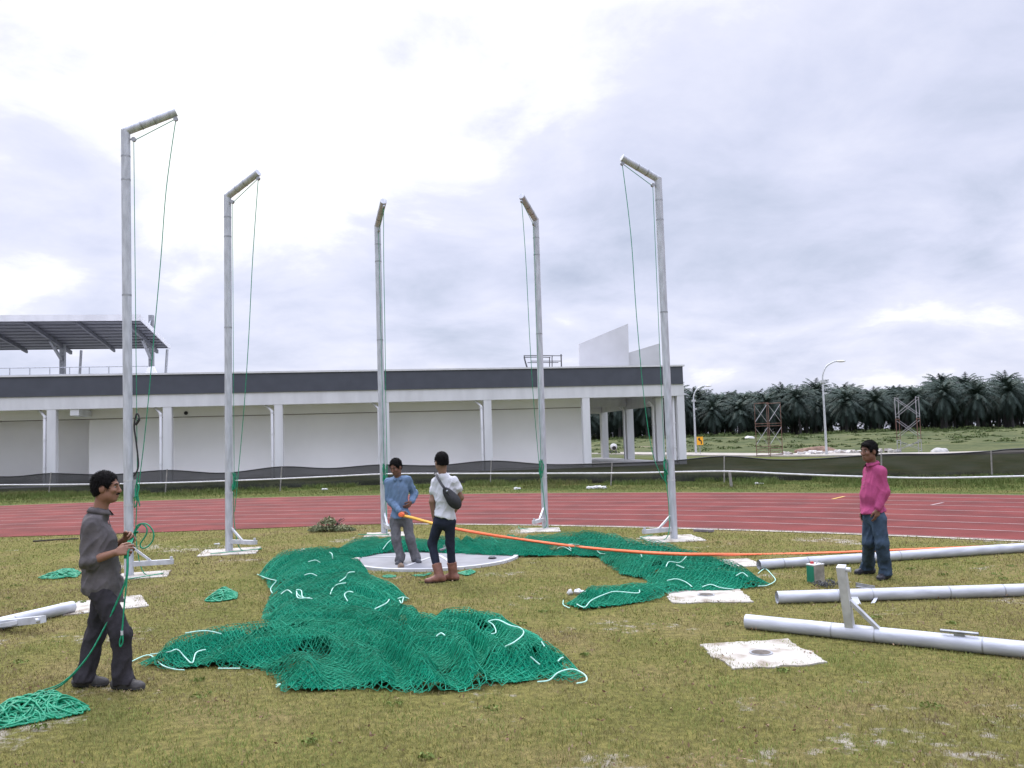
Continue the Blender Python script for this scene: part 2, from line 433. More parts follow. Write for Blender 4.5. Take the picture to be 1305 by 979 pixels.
# ------------------------------------------------------------------ grandstand building (local frame: s along the facade, t away from the camera)
BX, BY, BA = -24.906, 47.0, 0.17
GB = empty('grandstand_building', (BX, BY, 0), BA)
meta(GB, 'long white grandstand block with a charcoal parapet band and white columns', 'building')
ca, sa = math.cos(BA), math.sin(BA)
def onb(px, py, t):
    """photo pixel -> (s, z) on the plane t behind the facade"""
    d = ray(px, py); nrm = (-sa, ca)
    k = (nrm[0] * BX + nrm[1] * BY + t) / (nrm[0] * d[0] + nrm[1] * d[1])
    x, y = d[0] * k - BX, d[1] * k - BY
    return x * ca + y * sa, EYE + d[2] * k
def bpart(name, M, x0, x1, y0, y1, z0, z1, parent=None):
    return MB().box(x0, x1, y0, y1, z0, z1).build(name, M, parent or GB)
S0 = -16.0
bpart('beam', M_WHITE, S0, 36.0, 0.0, 0.35, 4.20, 4.915)
band = bpart('parapet_band', M_BAND, S0, 35.95, -0.06, 0.4, 4.918, 6.0)
bpart('coping', M_WHITE, S0 - .1, 36.06, -0.12, 0.5, 6.003, 6.10)
bpart('side_beam', M_WHITE, 35.65, 35.997, 0.36, 19.5, 4.25, 4.915)
MB().box(35.60, 35.94, 0.42, 19.6, 4.918, 6.0).build('parapet_band', M_BAND, GB)
bpart('deck', M_WHITE, S0, 35.6, 0.42, 20.0, 5.1, 6.0)
bpart('soffit', M_WALL, S0, 35.64, 0.36, 20.0, 4.60, 4.80)
for i in range(-2, 7):
    bpart('column', M_WHITE, 6 * i - .46, 6 * i - .004, 0.012, .46, 0, 4.197)
# long recessed wall, its head beam, and the deeper bay at the left end
s_l, _ = onb(113.5, 560, 2.6); s_r, _ = onb(742, 560, 2.6)
bpart('wall', M_WALL, s_l, s_r, 2.6, 2.85, 0, 4.597)
bpart('wall', M_WALL, S0, s_l - .003, 4.6, 4.85, 0, 4.597)
MB().box(s_l, s_l + .2, 2.853, 4.59, 0, 4.59).build('return_wall', M_WALL, GB)
hb = bpart('head_beam', M_WALL, S0, s_r + .02, 2.30, 2.597, 3.72, 4.598)
MB().box(S0, s_r, 2.28, 2.30, 3.68, 3.718).build('cable_tray', mat('brown conduit', (.12, .09, .075), .7), GB)
s_a, _ = onb(96, 526, 0.2)
bpart('beam_stub', M_WHITE, s_a - .22, s_a + .22, .05, 2.29, 3.85, 4.195)
# side colonnade
for t_, w in ((4.1, .52), (10.6, .52), (17.4, .52)):
    bpart('column', M_WHITE, 36 - w, 35.99, t_ - .25, t_ + .3, 0, 4.245)
bpart('cross_beam', M_WHITE, s_r + .3, 35.45, 10.3, 10.7, 4.0, 4.59)
bpart('edge_beam', M_WHITE, 35.5, 35.63, 4.5, 19.0, 3.75, 4.59)
bpart('cross_beam', M_WHITE, s_r + .3, 35.45, 17.1, 17.5, 3.7, 4.59)
bpart('reflector', mat('pale concrete apron', (.50, .49, .47), .9, 0, .1, 1), S0, 35.9, 0.0, 3.95, -.05, .05)  # pale floor added to bounce light onto the recessed wall
bpart('plinth', M_CONC, s_r + .4, 35.9, 4.0, 18.5, 0.0, 0.12)
def downpipe(s, t, zt=3.85, slant=(-.36, .25, .34)):
    mb = MB(); mb.tube([(s, t, 0.05), (s, t, zt), (s + slant[0], t + slant[1], zt + slant[2])], .085, 10)
    o = mb.build('downpipe', M_WHITE, GB)
    for z in (1.0, 2.5, zt - .12): MB().tube([(s, t, z), (s, t, z + .08)], .10, 10).build('pipe_clip', M_WHITE, o)
for i in range(-1, 5): downpipe(6 * i - .60, .12)
for t_ in (3.7, 10.2): downpipe(35.2, t_, 3.7, (-.3, -.1, .3))
downpipe(35.38, .3, 4.1, (0, .1, .1))
# small round vent and dark bracket over the second bay
s_v, z_v = onb(237, 526.5, 2.27)
MB().tube([(s_v, 2.297, z_v), (s_v, 2.24, z_v)], .11, 14).build('vent', M_BLACK, GB)
# two white stair walls with raking tops on the roof
M_STAIRW = mat('dimmed white render', (.50, .50, .515), .85, 0, .05, .8)  # white darkened in its colour to offset skylight and bounce on the roof
def wedge(px, t, name):
    P = [onb(q[0], q[1], t) for q in px]
    P[0] = (P[0][0], 6.0); P[-1] = (P[-1][0], 6.0)
    n = len(P); V = [(s, t, z) for s, z in P] + [(s, t + .25, z) for s, z in P]
    F = [tuple(range(n)), tuple(range(n, 2 * n))[::-1]] + [(i, n + i, n + (i + 1) % n, (i + 1) % n) for i in range(n)]
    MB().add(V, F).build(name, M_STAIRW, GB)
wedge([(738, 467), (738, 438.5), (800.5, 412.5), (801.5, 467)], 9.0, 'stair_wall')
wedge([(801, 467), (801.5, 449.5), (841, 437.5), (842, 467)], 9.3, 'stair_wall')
# bent black stair rail on the roof
def bpt(px, py, t): s, z = onb(px, py, t); return Vector((s, t, z))
rail = MB()
for dt, dx in ((0, 0), (1.1, 3.5)):
    lo = bpt(676 + dx, 467, 7.5); hi = bpt(668.5 + dx, 456, 7.5); tp = bpt(672 + dx, 453.5, 7.5)
    en = bpt(702 + dx * .3, 453.5, 7.5); e2 = bpt(703.5 + dx * .3, 456, 7.5); e3 = bpt(703 + dx * .3, 467, 7.5)
    P = [p + Vector((0, dt, 0)) for p in (lo, hi, tp, en, e2, e3)]
    P[0].z = P[-1].z = 6.0
    rail.tube(spline(P, 5), .035, 6)
    a, b_ = bpt(676, 460.3, 7.5), bpt(716, 460.3, 7.5); rail.tube([a + Vector((0, dt, 0)), b_ + Vector((0, dt, 0))], .03, 6)
a, b_ = bpt(703, 453.5, 7.5), bpt(716.5, 453.5, 7.5); rail.tube([a, b_], .03, 6)
c = bpt(715, 451.5, 7.5); d = c.copy(); d.z = 6.0; rail.tube([d, c], .045, 6)
rail.build('stair_rail', M_DGREY, GB)
# raised canopy over the stand at the left
t_near = 8.5
s1, z1 = onb(178, 406.5, t_near)
best = min((abs(onb(216, 444, t)[0] - s1), t) for t in np.arange(9, 30, .1)); t_far = best[1]
z2 = onb(216, 444, t_far)[1]
def zc(t): return z1 + (z2 - z1) * (t - t_near) / (t_far - t_near)
SC0 = S0 - 8
can = MB()
V = [(SC0, t_near, z1), (s1, t_near, z1), (s1, t_far, z2), (SC0, t_far, z2)]
V += [(x, y, z + .16) for x, y, z in V]
can.add(V, [(0, 3, 2, 1), (4, 5, 6, 7), (0, 1, 5, 4), (1, 2, 6, 5), (2, 3, 7, 6), (3, 0, 4, 7)])
canopy = can.build('canopy_roof', M_ROOF, GB)
MB().box(SC0, s1 + .05, t_near - .08, t_near - .003, z1 - .12, z1 + .28).build('fascia', M_WHITE, canopy)
MB().bar((s1 + .05, t_near - .08, z1 + .08), (s1 + .05, t_far, z2 + .08), .08, .30).build('fascia', M_WHITE, canopy)
t_m = t_far - 1.8
sm_list = [onb(q, 440, t_m)[0] for q in (193, 80)]; dm = sm_list[0] - sm_list[1]
masts = [sm_list[0] - k * dm for k in range(4)]
for s_m in masts:
    st = 11.2 + (0.2 if s_m == masts[0] else 0)
    zt = onb(190, 402, t_m)[1]
    MB().box(s_m - .16, s_m + .16, t_m - .2, t_m + .2, 6.0, zt).build('mast', M_STEEL, GB)
    MB().bar((s_m, t_m + .2, zt - .1), (s_m, t_near + 1.5 + (t_far - t_near) * .45, zc(t_near + 1.5 + (t_far - t_near) * .45) + .3), .10, .12).build('tie_rod', M_STEEL, GB)
    MB().bar((s_m + .45, t_far + .2, 6.0), (s_m + .75, t_far - .2, zc(t_far) - .1), .14, .14).build('raking_strut', M_STEEL, GB)
    MB().bar((s_m, t_m - .2, zc(t_m) - 1.2), (s_m, t_m - 2.6, zc(t_m - 2.6) - .35), .14, .2).build('knee_brace', M_STEEL, GB)
    MB().bar((s_m, t_near + .1, z1 - .15), (s_m, t_far, z2 - .25), .16, .26).build('rafter', M_ROOF, canopy)
    if s_m + dm / 2 < s1: MB().bar((s_m + dm / 2, t_near + .1, z1 - .15), (s_m + dm / 2, t_far, z2 - .15), .12, .2).build('rafter', M_ROOF, canopy)
for k in range(10):
    t_ = t_near + .5 + k * (t_far - t_near - .8) / 9
    MB().bar((SC0, t_, zc(t_) - .06), (s1, t_, zc(t_) - .03), .05, .05).build('purlin', M_ROOF, canopy)
rl = MB(); zr = onb(100, 468, 7.0)[1]
s_e = onb(188, 468, 7.0)[0]
for z in (zr, zr - .45): rl.tube([(S0, 7, z), (s_e, 7, z)], .03, 6)
s_ = s_e
while s_ > S0: rl.tube([(s_, 7, 6.0), (s_, 7, zr)], .03, 6); s_ -= 1.15
rl.build('roof_railing', M_STEEL, GB)
s_w = onb(188, 470, 6.0)[0]
V = [(s_w - .4, 6, 6.0), (s_w + .75, 6, 6.0), (s_w + .35, 6, 7.05), (s_w + .0, 6, 7.0)]
V += [(x, 6.3, z) for x, y, z in V]
MB().add(V, [(0, 1, 2, 3), (7, 6, 5, 4), (0, 4, 5, 1), (1, 5, 6, 2), (2, 6, 7, 3), (3, 7, 4, 0)]).build('roof_upstand', M_WHITE, GB)
# ------------------------------------------------------------------ shade-net fence and barrier rope beyond the track
top_px = [(-160, 600), (0, 607.5), (64, 603.5), (140, 605), (212, 599.5), (285, 603), (358, 595), (420, 597), (484, 592.5), (555, 593.5), (625, 587.5), (700, 592), (778, 590.5), (850, 588), (922, 581.8), (985, 586), (1040, 585), (1125, 579.5), (1200, 578.8), (1260, 575.5), (1305, 572), (1500, 566)]
bot_px = [(-160, 637), (0, 630), (64, 630), (140, 629.5), (212, 628.5), (285, 626), (358, 623), (420, 621), (484, 619), (555, 617.5), (625, 616), (700, 616), (778, 616.5), (850, 615), (922, 614), (985, 613.5), (1040, 613), (1125, 612), (1200, 611), (1260, 610), (1305, 609.5), (1500, 607)]
T, B = [], []
for (a, b_), (c, d) in zip(top_px, bot_px):
    g = at(c, d); T.append(atd(a, b_, g.y)); B.append(g)
T, B = spline(T, 8), spline(B, 8)
fence = empty('net_fence', (B[len(B) // 2].x, B[len(B) // 2].y, 0))
meta(fence, 'long sagging black shade net fence strung in front of the white building', 'fence')
fo = fence.location.copy()
NR = 10; V = []; F = []
for i, (a, b_) in enumerate(zip(T, B)):
    d = (B[min(i + 1, len(B) - 1)] - B[max(i - 1, 0)]).normalized(); nrm = Vector((-d.y, d.x, 0))
    for k in range(NR + 1):
        q = k / NR
        p = b_ * (1 - q) + a * q; p = Vector((b_.x * (1 - q) + a.x * q, b_.y, b_.z + (a.z - b_.z) * q))
        p += nrm * (.10 * math.sin(q * 3.1) * mnoise.noise(Vector((i * .25, q * 2, 0))) + .05 * mnoise.noise(Vector((i * .8, q * 5, 3))))
        if k == 0: p.z = 0.03
        V.append(p - fo)
n1 = NR + 1
for i in range(len(T) - 1):
    for k in range(NR): F.append((i * n1 + k, (i + 1) * n1 + k, (i + 1) * n1 + k + 1, i * n1 + k + 1))
MB().add(V, F, True).build('netting', M_NET, fence)
MB().tube([V[i * n1 + NR] for i in range(len(T))], .028, 6).build('top_hem', M_BLACK, fence)
for px, tp, bt in ((64, 602, 631), (212, 598, 630), (358, 595, 626), (490, 592, 622), (625, 587, 618), (778, 590, 619), (922, 581, 615), (1122, 578, 613), (1262, 574, 611)):
    g = at(px, bt); g.y -= .12; tt = atd(px + (1 if px != 778 else 2), tp, g.y); tt.y = g.y
    MB().tube([Vector((g.x, g.y, 0)) - fo, tt - fo], .024, 6).build('post', M_POSTW, fence)
rope_px = [(-150, 620), (0, 618.2), (100, 617.5), (212, 615.5), (330, 611.5), (420, 607.5), (500, 604), (600, 603.7), (700, 603.5), (800, 603), (870, 601.5), (931, 601), (1000, 604), (1080, 607), (1180, 609.3), (1305, 607), (1480, 602)]
R = [atd(x, y, at(x, 623 + (635 - 623) * max(0, (600 - x) / 600) - 3 * max(0, (x - 930) / 375)).y) for x, y in rope_px]
brope = MB().tube(spline(R, 6), .032, 6).build('barrier_rope', M_TAPE)
meta(brope, 'long white rope strung low in front of the dark net fence', 'rope')
g = at(932.5, 620.5); t_ = atd(929.5, 600, g.y)
o = MB().tube([(g.x, g.y, -.1), t_], .05, 8).build('rope_post', M_POSTW)
meta(o, 'short leaning pale post that carries the white barrier rope', 'post')

# ------------------------------------------------------------------ lamps, sign, scaffolds, rubble, mixer
def street_lamp(base, top_tip, label, r=.09):
    base = Vector(base); o = empty('street_lamp', base)
    meta(o, label, 'street lamp', 'street lamps beyond the fence')
    hgt = top_tip.z; dx = top_tip.x - base.x
    P = [(0, 0, -.1), (0, 0, hgt * .35), (0, 0, hgt * .78)]
    A = spline([(0, 0, hgt * .78), (.02 * dx, 0, hgt * .86), (.2 * dx, 0, hgt * .945), (.52 * dx, 0, hgt * .99), (.75 * dx, 0, hgt)], 5)
    MB().tube(P + A[1:], [r, r * .9, r * .72] + [r * .6] * (len(A) - 1), 8).build('pole', M_ALU2, o)
    s = 1 if dx > 0 else -1
    h = MB(); h.blob((.88 * dx, 0, hgt - .02), (abs(dx) * .22, .14, .085), 1, 6, .05); h.build('lamp_head', M_PLASTW, o)
    MB().box(-.16, .16, -.1, .1, hgt * .77, hgt * .80).build('bracket', M_ALU2, o)
    MB().box(.02, .24, -.07, .07, hgt * .655, hgt * .67).build('bracket', M_ALU2, o)
    return o
b1 = at(1053.5, 581); street_lamp(b1, atd(1075, 460, b1.y), 'taller curved white street lamp standing by the rubble heap')
b2 = at(887, 579); street_lamp(b2, atd(905, 491.5, b2.y), 'curved white street lamp beside the yellow road sign', .10)
g = at(889.5, 579.5); g.y -= 1.0
sg = empty('road_sign', (g.x, g.y, 0)); meta(sg, 'small yellow road sign with a black bent arrow on a thin post', 'road sign')
MB().tube([(0, .03, -.1), (0, .03, 1.55)], .035, 8).build('post', M_STEEL, sg)
ry = Matrix.Rotation(math.radians(24), 4, 'Z')
def rpt(p): return (ry @ Vector((p[0], p[1], p[2] - 1.38)) + Vector((0, 0, 1.38)))
M_SIGN = mat('yellow sign face', (.85, .40, .02), .5)
MB().add([rpt(p) for p in ((-.40, 0, 1.0), (.40, 0, 1.0), (.40, 0, 1.82), (-.40, 0, 1.82), (-.40, -.03, 1.0), (.40, -.03, 1.0), (.40, -.03, 1.82), (-.40, -.03, 1.82))], [(0, 1, 2, 3), (7, 6, 5, 4), (0, 4, 5, 1), (1, 5, 6, 2), (2, 6, 7, 3), (3, 7, 4, 0)]).build('panel', M_SIGN, sg)
ar = MB()
for a, b_ in (((.16, 1.08), (.16, 1.42)), ((.16, 1.38), (-.12, 1.55))):
    ar.bar(rpt((a[0], -.036, a[1])), rpt((b_[0], -.036, b_[1])), .006, .14, up=ry @ Vector((1, 0, 0)) if a[0] == b_[0] else (0, 0, 1))
ar.add([rpt(p) for p in ((-.30, -.038, 1.62), (-.06, -.038, 1.36), (.02, -.038, 1.74))], [(0, 1, 2)])
ar.build('arrow', M_BLACK, sg)

M_RUST = mat('rusty scaffold tube', (.16, .085, .065), .8, 0, .3, 5)
M_PALEST = mat('pale scaffold tube', (.34, .33, .35), .6, .1, .2, 5)
def scaffold(base, w, z0, tiers, label, mats, yaw):
    o = empty('scaffold_tower', base, yaw); meta(o, label, 'scaffold', 'scaffold towers in the far field')
    fw = 0.62 * w / 2.0
    z = z0; dep = 1.25
    for k, (h, MF, MBR) in enumerate(zip(tiers, mats[0], mats[1])):
        for x in (-w / 2, w / 2):
            f = MB()
            for y in (-dep / 2, dep / 2):
                f.tube([(x, y, z), (x, y, z + h)], .025, 6)
            f.tube([(x, -dep / 2, z + h - .05), (x, dep / 2, z + h - .05)], .025, 6); f.tube([(x, -dep / 2, z + .12), (x, dep / 2, z + .12)], .022, 6)
            f.build('frame', MF, o)
        br = MB()
        for y in (-dep / 2, dep / 2):
            br.tube([(-w / 2, y, z + .25), (w / 2, y, z + h - .15)], .016, 6); br.tube([(w / 2, y + .04, z + .25), (-w / 2, y + .04, z + h - .15)], .016, 6)
        br.build('cross_brace', MBR, o)
        z += h + .01
    return o
def scaf_at(px0, px1, pyb, pyt):
    g = at((px0 + px1) / 2, pyb); w = (px1 - px0) * g.y / FPX; t = atd((px0 + px1) / 2, pyt, g.y); return g, w, t.z
g, w, zt = scaf_at(966, 996, 582, 513)
scaffold((g.x, g.y, 0), w * .78, 0, [.62, (zt - .64) / 2, (zt - .64) / 2], 'rusty scaffold tower with pale cross braces, left one in the field', ([M_RUST, M_RUST, M_RUST], [M_RUST, M_PALEST, M_PALEST]), .60)
g, w, zt = scaf_at(1143, 1176, 577, 506)
scaffold((g.x, g.y, 0), w * .74, 0, [.95, (zt - .97) / 2, (zt - .97) / 2], 'pale grey scaffold tower with rusty lower half, right one in the field', ([M_PALEST, M_RUST, M_PALEST], [M_PALEST, M_PALEST, M_PALEST]), -.60)
# rubble by the road
rb = MB(); random.seed(21)
c0 = at(1050, 580)
for k in range(150):
    x = c0.x + random.gauss(.6, 2.3); y = c0.y + random.gauss(1.2, .7); s = random.uniform(.06, .26)
    mt = Matrix.Translation((x, y, s * .5)) @ Matrix.Rotation(random.uniform(0, 6), 4, 'Z') @ Matrix.Rotation(random.uniform(-.6, .6), 4, 'X')
    rb.box(-s * random.uniform(.6, 1.8), s, -s, s * .8, -s * .4, s * .5, mt)
rub = rb.build('rubble', mat('broken concrete', (.26, .22, .19), .9, 0, .2, 2, col2=(.58, .56, .54))); meta(rub, 'broken pale concrete rubble strewn along the road', 'rubble', kind='stuff')
for (px, py, r, lab, M) in ((1040, 578, (1.7, .8, .55), 'brown soil mound behind the rubble near the tall lamp', mat('brown soil', (.19, .12, .085), .95, 0, .3, 3, .3, 15)),
                           (1198, 578, (.62, .5, .36), 'small pale grey gravel mound beyond the fence right of the scaffold', mat('gravel mound', (.36, .35, .33), .95, 0, .2, 6, .3, 25)),
                           (955, 560, (.85, .7, .55), 'whitish sand heap far out on the grass field', mat('white sand', (.48, .46, .45), .95, 0, .15, 3, .2, 15))):
    g = at(px, py)
    if py < 570:
        g = atd(px, py, 128); g.z = float(ground_z(g.x, g.y)); 
    mo = MB(); mo.blob((0, 0, 0), r, int(px), 12, .12); o = mo.build('soil_mound', M, None, (g.x, g.y, g.z)); meta(o, lab, 'mound')
# cement mixer seen under the building
g = atd(782.5, 578, 90); cm = empty('cement_mixer', (g.x, g.y, 0), math.radians(-75)); meta(cm, 'small pale cement mixer with a dark mouth standing beyond the colonnade', 'cement mixer')
dr = MB(); dr.tube([(-.55, 0, 1.15), (-.35, 0, 1.1), (0, 0, 1.0), (.35, -.1, .9), (.5, -.15, .86)], [.18, .42, .52, .40, .30], 16, cap=False); dr.build('drum', M_CONC, cm); sg.scale = (.82, .82, .86); cm.scale = (.72, .72, .72)
MB().tube([(.44, -.13, .88), (.47, -.14, .87)], .29, 16).build('mouth', M_BLACK, cm)
fr = MB()
for x in (-.35, .3):
    for y in (-.4, .4): fr.tube([(x, y, 0), (x * .4, y * .5, .95)], .04, 6)
fr.build('stand', M_DGREY, cm)
for y in (-.45, .45): MB().tube([(-.35, y - .05, .22), (-.35, y + .05, .22)], .22, 14).build('wheel', M_BLACK, cm)

# ------------------------------------------------------------------ oil palm plantation
M_PALM = ramp_mat('palm leaf', 'rnd', [(0, (.016, .030, .024)), (1, (.045, .072, .052))], .65, .3)
M_TRUNK = mat('palm trunk', (.034, .032, .031), .95, 0, .3, 4, .4, 12, stretch=(1, 1, 3))
def palm_meshes(seed):
    r = random.Random(seed); V, F, C = [], [], []
    n = 64
    for k in range(n):
        q = k / (n - 1)
        el = math.radians(84 - 150 * q ** 0.95) + r.uniform(-.12, .12); az = k * 2.39996 + r.uniform(-.2, .2)
        L = (3.7 + 1.5 * min(1, q * 2.2)) * r.uniform(.88, 1.1)
        p = Vector((0, 0, .15 - .35 * q)); pts = [p.copy()]; e = el; N = 9
        for i in range(N):
            p = p + Vector((math.cos(az) * math.cos(e), math.sin(az) * math.cos(e), math.sin(e))) * L / N
            e -= (.055 + .060 * (1 - q)) * (1 + i * .10); pts.append(p.copy())
        side = Vector((-math.sin(az), math.cos(az), 0)); tone = min(1, max(0, .75 - .7 * q + r.uniform(-.2, .2)))
        for i in range(1, N + 1):
            for h_ in (0, .5):
                a = pts[i - 1].lerp(pts[i], h_); d = (pts[i] - pts[i - 1]).normalized(); t = (i + h_) / N
                ln = .34 + .66 * math.sin(min(1, t * .88 + .07) * math.pi) ** .8
                for s in (-1, 1):
                    tip = a + side * s * ln * .85 + d * ln * .45 + Vector((0, 0, -ln * r.uniform(.25, .85)))
                    b0 = len(V); w_ = d * .10
                    V.extend([a - w_, a + w_, tip]); F.append((b0, b0 + 1, b0 + 2)); C.append(min(1, max(0, tone + r.uniform(-.18, .18))))
        for i in range(N):
            b0 = len(V); w_ = Vector((0, 0, .05)) if abs(e) < 1 else side * .05
            V.extend([pts[i] - w_, pts[i + 1] - w_ * .6, pts[i + 1] + w_ * .6]); F.append((b0, b0 + 1, b0 + 2)); C.append(.3)
    me_c = (np.array([tuple(v) for v in V]), np.array(F), np.array(C))
    return me_c
def make_palm(seed, hgt, label):
    o = empty('oil_palm', (0, 0, -50)); meta(o, label, 'palm tree', 'oil palms of the plantation')
    r = random.Random(seed + 99)
    t = MB(); P = [Vector((r.uniform(-.1, .1), r.uniform(-.1, .1), z)) for z in np.linspace(-.5, hgt, 9)]
    t.tube(P, [.42, .34, .30, .28, .28, .29, .31, .36, .30], 8); tr = t.build('trunk', M_TRUNK, o)
    v, f, c = palm_meshes(seed)
    v = v + np.array([P[-1].x, P[-1].y, hgt])
    mesh_np('crown', v, f, M_PALM, o, attr={'rnd': ('FACE', c)})
    return o
LABF = 'tall oil palm with a bare pale trunk along the front edge of the plantation'
LABB = 'dark oil palm standing deeper inside the plantation behind the front row'
protos = [make_palm(s, h, LABF) for s, h in ((1, 6.9), (2, 7.7), (3, 6.2), (4, 8.2), (5, 7.2))]
used = [False] * 5; random.seed(4); npalm = 0
back = []
for row in range(17):
    for k in range(28):
        x = 10 + k * 6.3 + (3.6 if row % 2 else 0) + random.uniform(-1.1, 1.1) - row * 0.4
        y = 182 + row * 7.2 + random.uniform(-1.2, 1.2) - 0.20 * (x - 40)
        if x > (0.72 * y) or x < .055 * y: continue
        i = random.randrange(5)
        if row > 9: back.append((x, y, i)); continue
        if not used[i]: o = protos[i]; used[i] = True
        else: o = copy_tree(protos[i])
        o['label'] = LABF if row == 0 else LABB
        sc = random.uniform(.86, 1.14)
        o.location = (x, y, float(ground_z(x, y)) - .1); o.rotation_euler = (random.gauss(0, .035), random.gauss(0, .035), random.uniform(0, 6.28)); o.scale = (sc, sc, sc * random.uniform(.88, 1.10))
        npalm += 1
# the rows far inside read as one dark mass
BV, BF, BC, TV = [], [], [], MB(); nb = 0
pm = [palm_meshes(s) for s in (1, 2, 3)]
for (x, y, i) in back:
    v, f, c = pm[i % 3]; a = random.uniform(0, 6.28); h_ = 6.8 + random.uniform(-.8, 1.4); z = float(ground_z(x, y))
    vv = np.stack([v[:, 0] * math.cos(a) - v[:, 1] * math.sin(a) + x, v[:, 0] * math.sin(a) + v[:, 1] * math.cos(a) + y, v[:, 2] + z + h_], 1)
    BV.append(vv); BF.append(f + nb); BC.append(c); nb += len(v)
    TV.tube([(x, y, z - .3), (x, y, z + h_)], [.4, .3], 6)
fm = mesh_np('plantation_interior', np.concatenate(BV), np.concatenate(BF), M_PALM, attr={'rnd': ('FACE', np.concatenate(BC))})
meta(fm, 'dark mass of oil palms deep inside the plantation', 'palm wood', kind='stuff')
TV.build('trunks', M_TRUNK, fm)
under = []
# undergrowth at the plantation edge and bushes on the field
def leaf_clumps(name, pts, M, size, n, parent=None, seed=1):
    r = np.random.default_rng(seed); V = []; C = []
    for (x, y, z, rad, hh) in pts:
        q = r.normal(size=(n, 3)); q /= np.linalg.norm(q, axis=1)[:, None]; q *= r.uniform(.35, 1, (n, 1)) ** .5
        c = np.array([x, y, z]) + q * np.array([rad, rad, hh]); c[:, 2] = np.maximum(c[:, 2], z + .02)
        a = r.normal(size=(n, 3)); a /= np.linalg.norm(a, axis=1)[:, None]; b = np.cross(a, r.normal(size=(n, 3))); b /= np.linalg.norm(b, axis=1)[:, None]
        s = size * r.uniform(.5, 1.3, (n, 1))
        V.append(np.stack([c - a * s, c + b * s * .45, c + a * s, c - b * s * .45], 1)); C.append(np.clip(r.uniform(0, 1, n) * .8 + (q[:, 2]) * .2, 0, 1))
    V = np.concatenate(V).reshape(-1, 3); F = np.arange(len(V)).reshape(-1, 4)
    return mesh_np(name, V, F, M, parent, attr={'rnd': ('FACE', np.concatenate(C))})
M_BUSH = ramp_mat('bush leaf', 'rnd', [(0, (.050, .075, .024)), (1, (.115, .150, .050))], .85)
random.seed(9); pts = []
for k in range(380):
    y = random.uniform(86, 172); x = random.uniform(.05, .72) * y
    s = random.choice((.25, .35, .5, .8)) * random.uniform(.7, 1.2)
    pts.append((x, y, float(ground_z(x, y)) - s * .25, s * 1.9, s * .6))
for k in range(520):
    x = random.uniform(8, 130); y = 175 + random.choice((0, 0, 75, 75, 100)) - .2 * (x - 40) + random.uniform(-2.5, 6); s = random.uniform(.4, 1.1) * (1 if y < 215 - .2 * (x - 40) else 3.2)
    pts.append((x, y, float(ground_z(x, y)), s * 1.8, s * .8))
us = leaf_clumps('field_scrub', pts, M_BUSH, .15, 130); meta(us, 'low green scrub and tussocks over the far field', 'scrub', kind='stuff')
random.seed(15)
under = [(x + random.uniform(-2, 2), 268 - .2 * (x - 40) + random.uniform(-10, 12), float(ground_z(x, 268)) - .3, 4.2, random.uniform(3.0, 4.6)) for x in np.arange(4, 215, 2.6)]
un = leaf_clumps('plantation_undergrowth', under, M_PALM, .55, 170, None, 8); meta(un, 'dark undergrowth between the trunks deep in the plantation', 'undergrowth', kind='stuff')
# ------------------------------------------------------------------ throwing circle, pads, poles
cc = at(555, 712.5)
ring = empty('throwing_circle', (cc.x, cc.y, 0)); meta(ring, 'pale grey concrete throwing circle with a white rim and radial lines, inside the cage', 'throwing circle')
RC = 1.30
def disc(r, z0, z1, n=72): return [(r * math.cos(2 * math.pi * k / n), r * math.sin(2 * math.pi * k / n)) for k in range(n)]
MB().prism(disc(RC - .07, 0, 0), 0.0, .022).build('slab', M_RING, ring)
mb = MB(); n = 72
for k in range(n):
    a0, a1 = 2 * math.pi * k / n, 2 * math.pi * (k + 1) / n
    q = [((RC - .068) * math.cos(a0), (RC - .068) * math.sin(a0)), (RC * math.cos(a0), RC * math.sin(a0)), (RC * math.cos(a1), RC * math.sin(a1)), ((RC - .068) * math.cos(a1), (RC - .068) * math.sin(a1))]
    mb.add([(x, y, .040) for x, y in q] + [(x, y, 0) for x, y in q], [(0, 1, 2, 3), (1, 5, 6, 2), (4, 0, 3, 7)])
mb.build('rim', mat('worn white rim', (.50, .50, .51), .85, 0, .12, 5), ring)
M_CLINE = mat('worn white line', (.46, .46, .47), .85, 0, .1, 6)
for (x0, y0, x1, y1) in ((450, 713, 512, 711.5), (518, 723.5, 548, 712.5), (560, 709.5, 574, 718.5), (580, 708.5, 620, 707.5)):
    a, b_ = at(x0, y0) - cc, at(x1, y1) - cc
    MB().bar((a.x, a.y, .0265), (b_.x, b_.y, .0265), .05, .004).build('painted_line', M_CLINE, ring)

EXCL = []      # ground kept clear of grass blades: (polygon, inset)
def pad(px, py, size, rot, label, hole=True, seed=0, rag=.05, w2=None):
    g = at(px, py); o_r = random.Random(seed); n = 64; hs = size / 2; hw = (w2 or size) / 2; P = []
    for k in range(n):
        a = 2 * math.pi * k / n + math.pi / 4; c, s = math.cos(a), math.sin(a); q = 1 / max(abs(c), abs(s))
        rr = q * (1 - rag * 1.5 * (.5 + .5 * mnoise.noise(Vector((c * 2.6, s * 2.6, seed * 3.3)))) - rag * .5 * o_r.random())
        x, y = c * rr * hs, s * rr * hw
        P.append((x * math.cos(rot) - y * math.sin(rot), x * math.sin(rot) + y * math.cos(rot)))
    o = MB().prism(P, -.08, .012).build('concrete_pad', M_PAD, None, (g.x, g.y, 0))
    meta(o, label, 'concrete pad', 'white concrete footing pads of the cage')
    if hole:
        MB().tube([(0, 0, .0125), (0, 0, .018)], .095, 20).build('socket_rim', M_STEEL, o)
        MB().tube([(0, 0, .0182), (0, 0, .0195)], .078, 20).build('socket_cover', mat('rusty cover', (.10, .085, .07), .8, .2, .3, 25), o)
    EXCL.append(([(x * .74 + g.x, y * .74 + g.y) for x, y in P], 0))
    return o
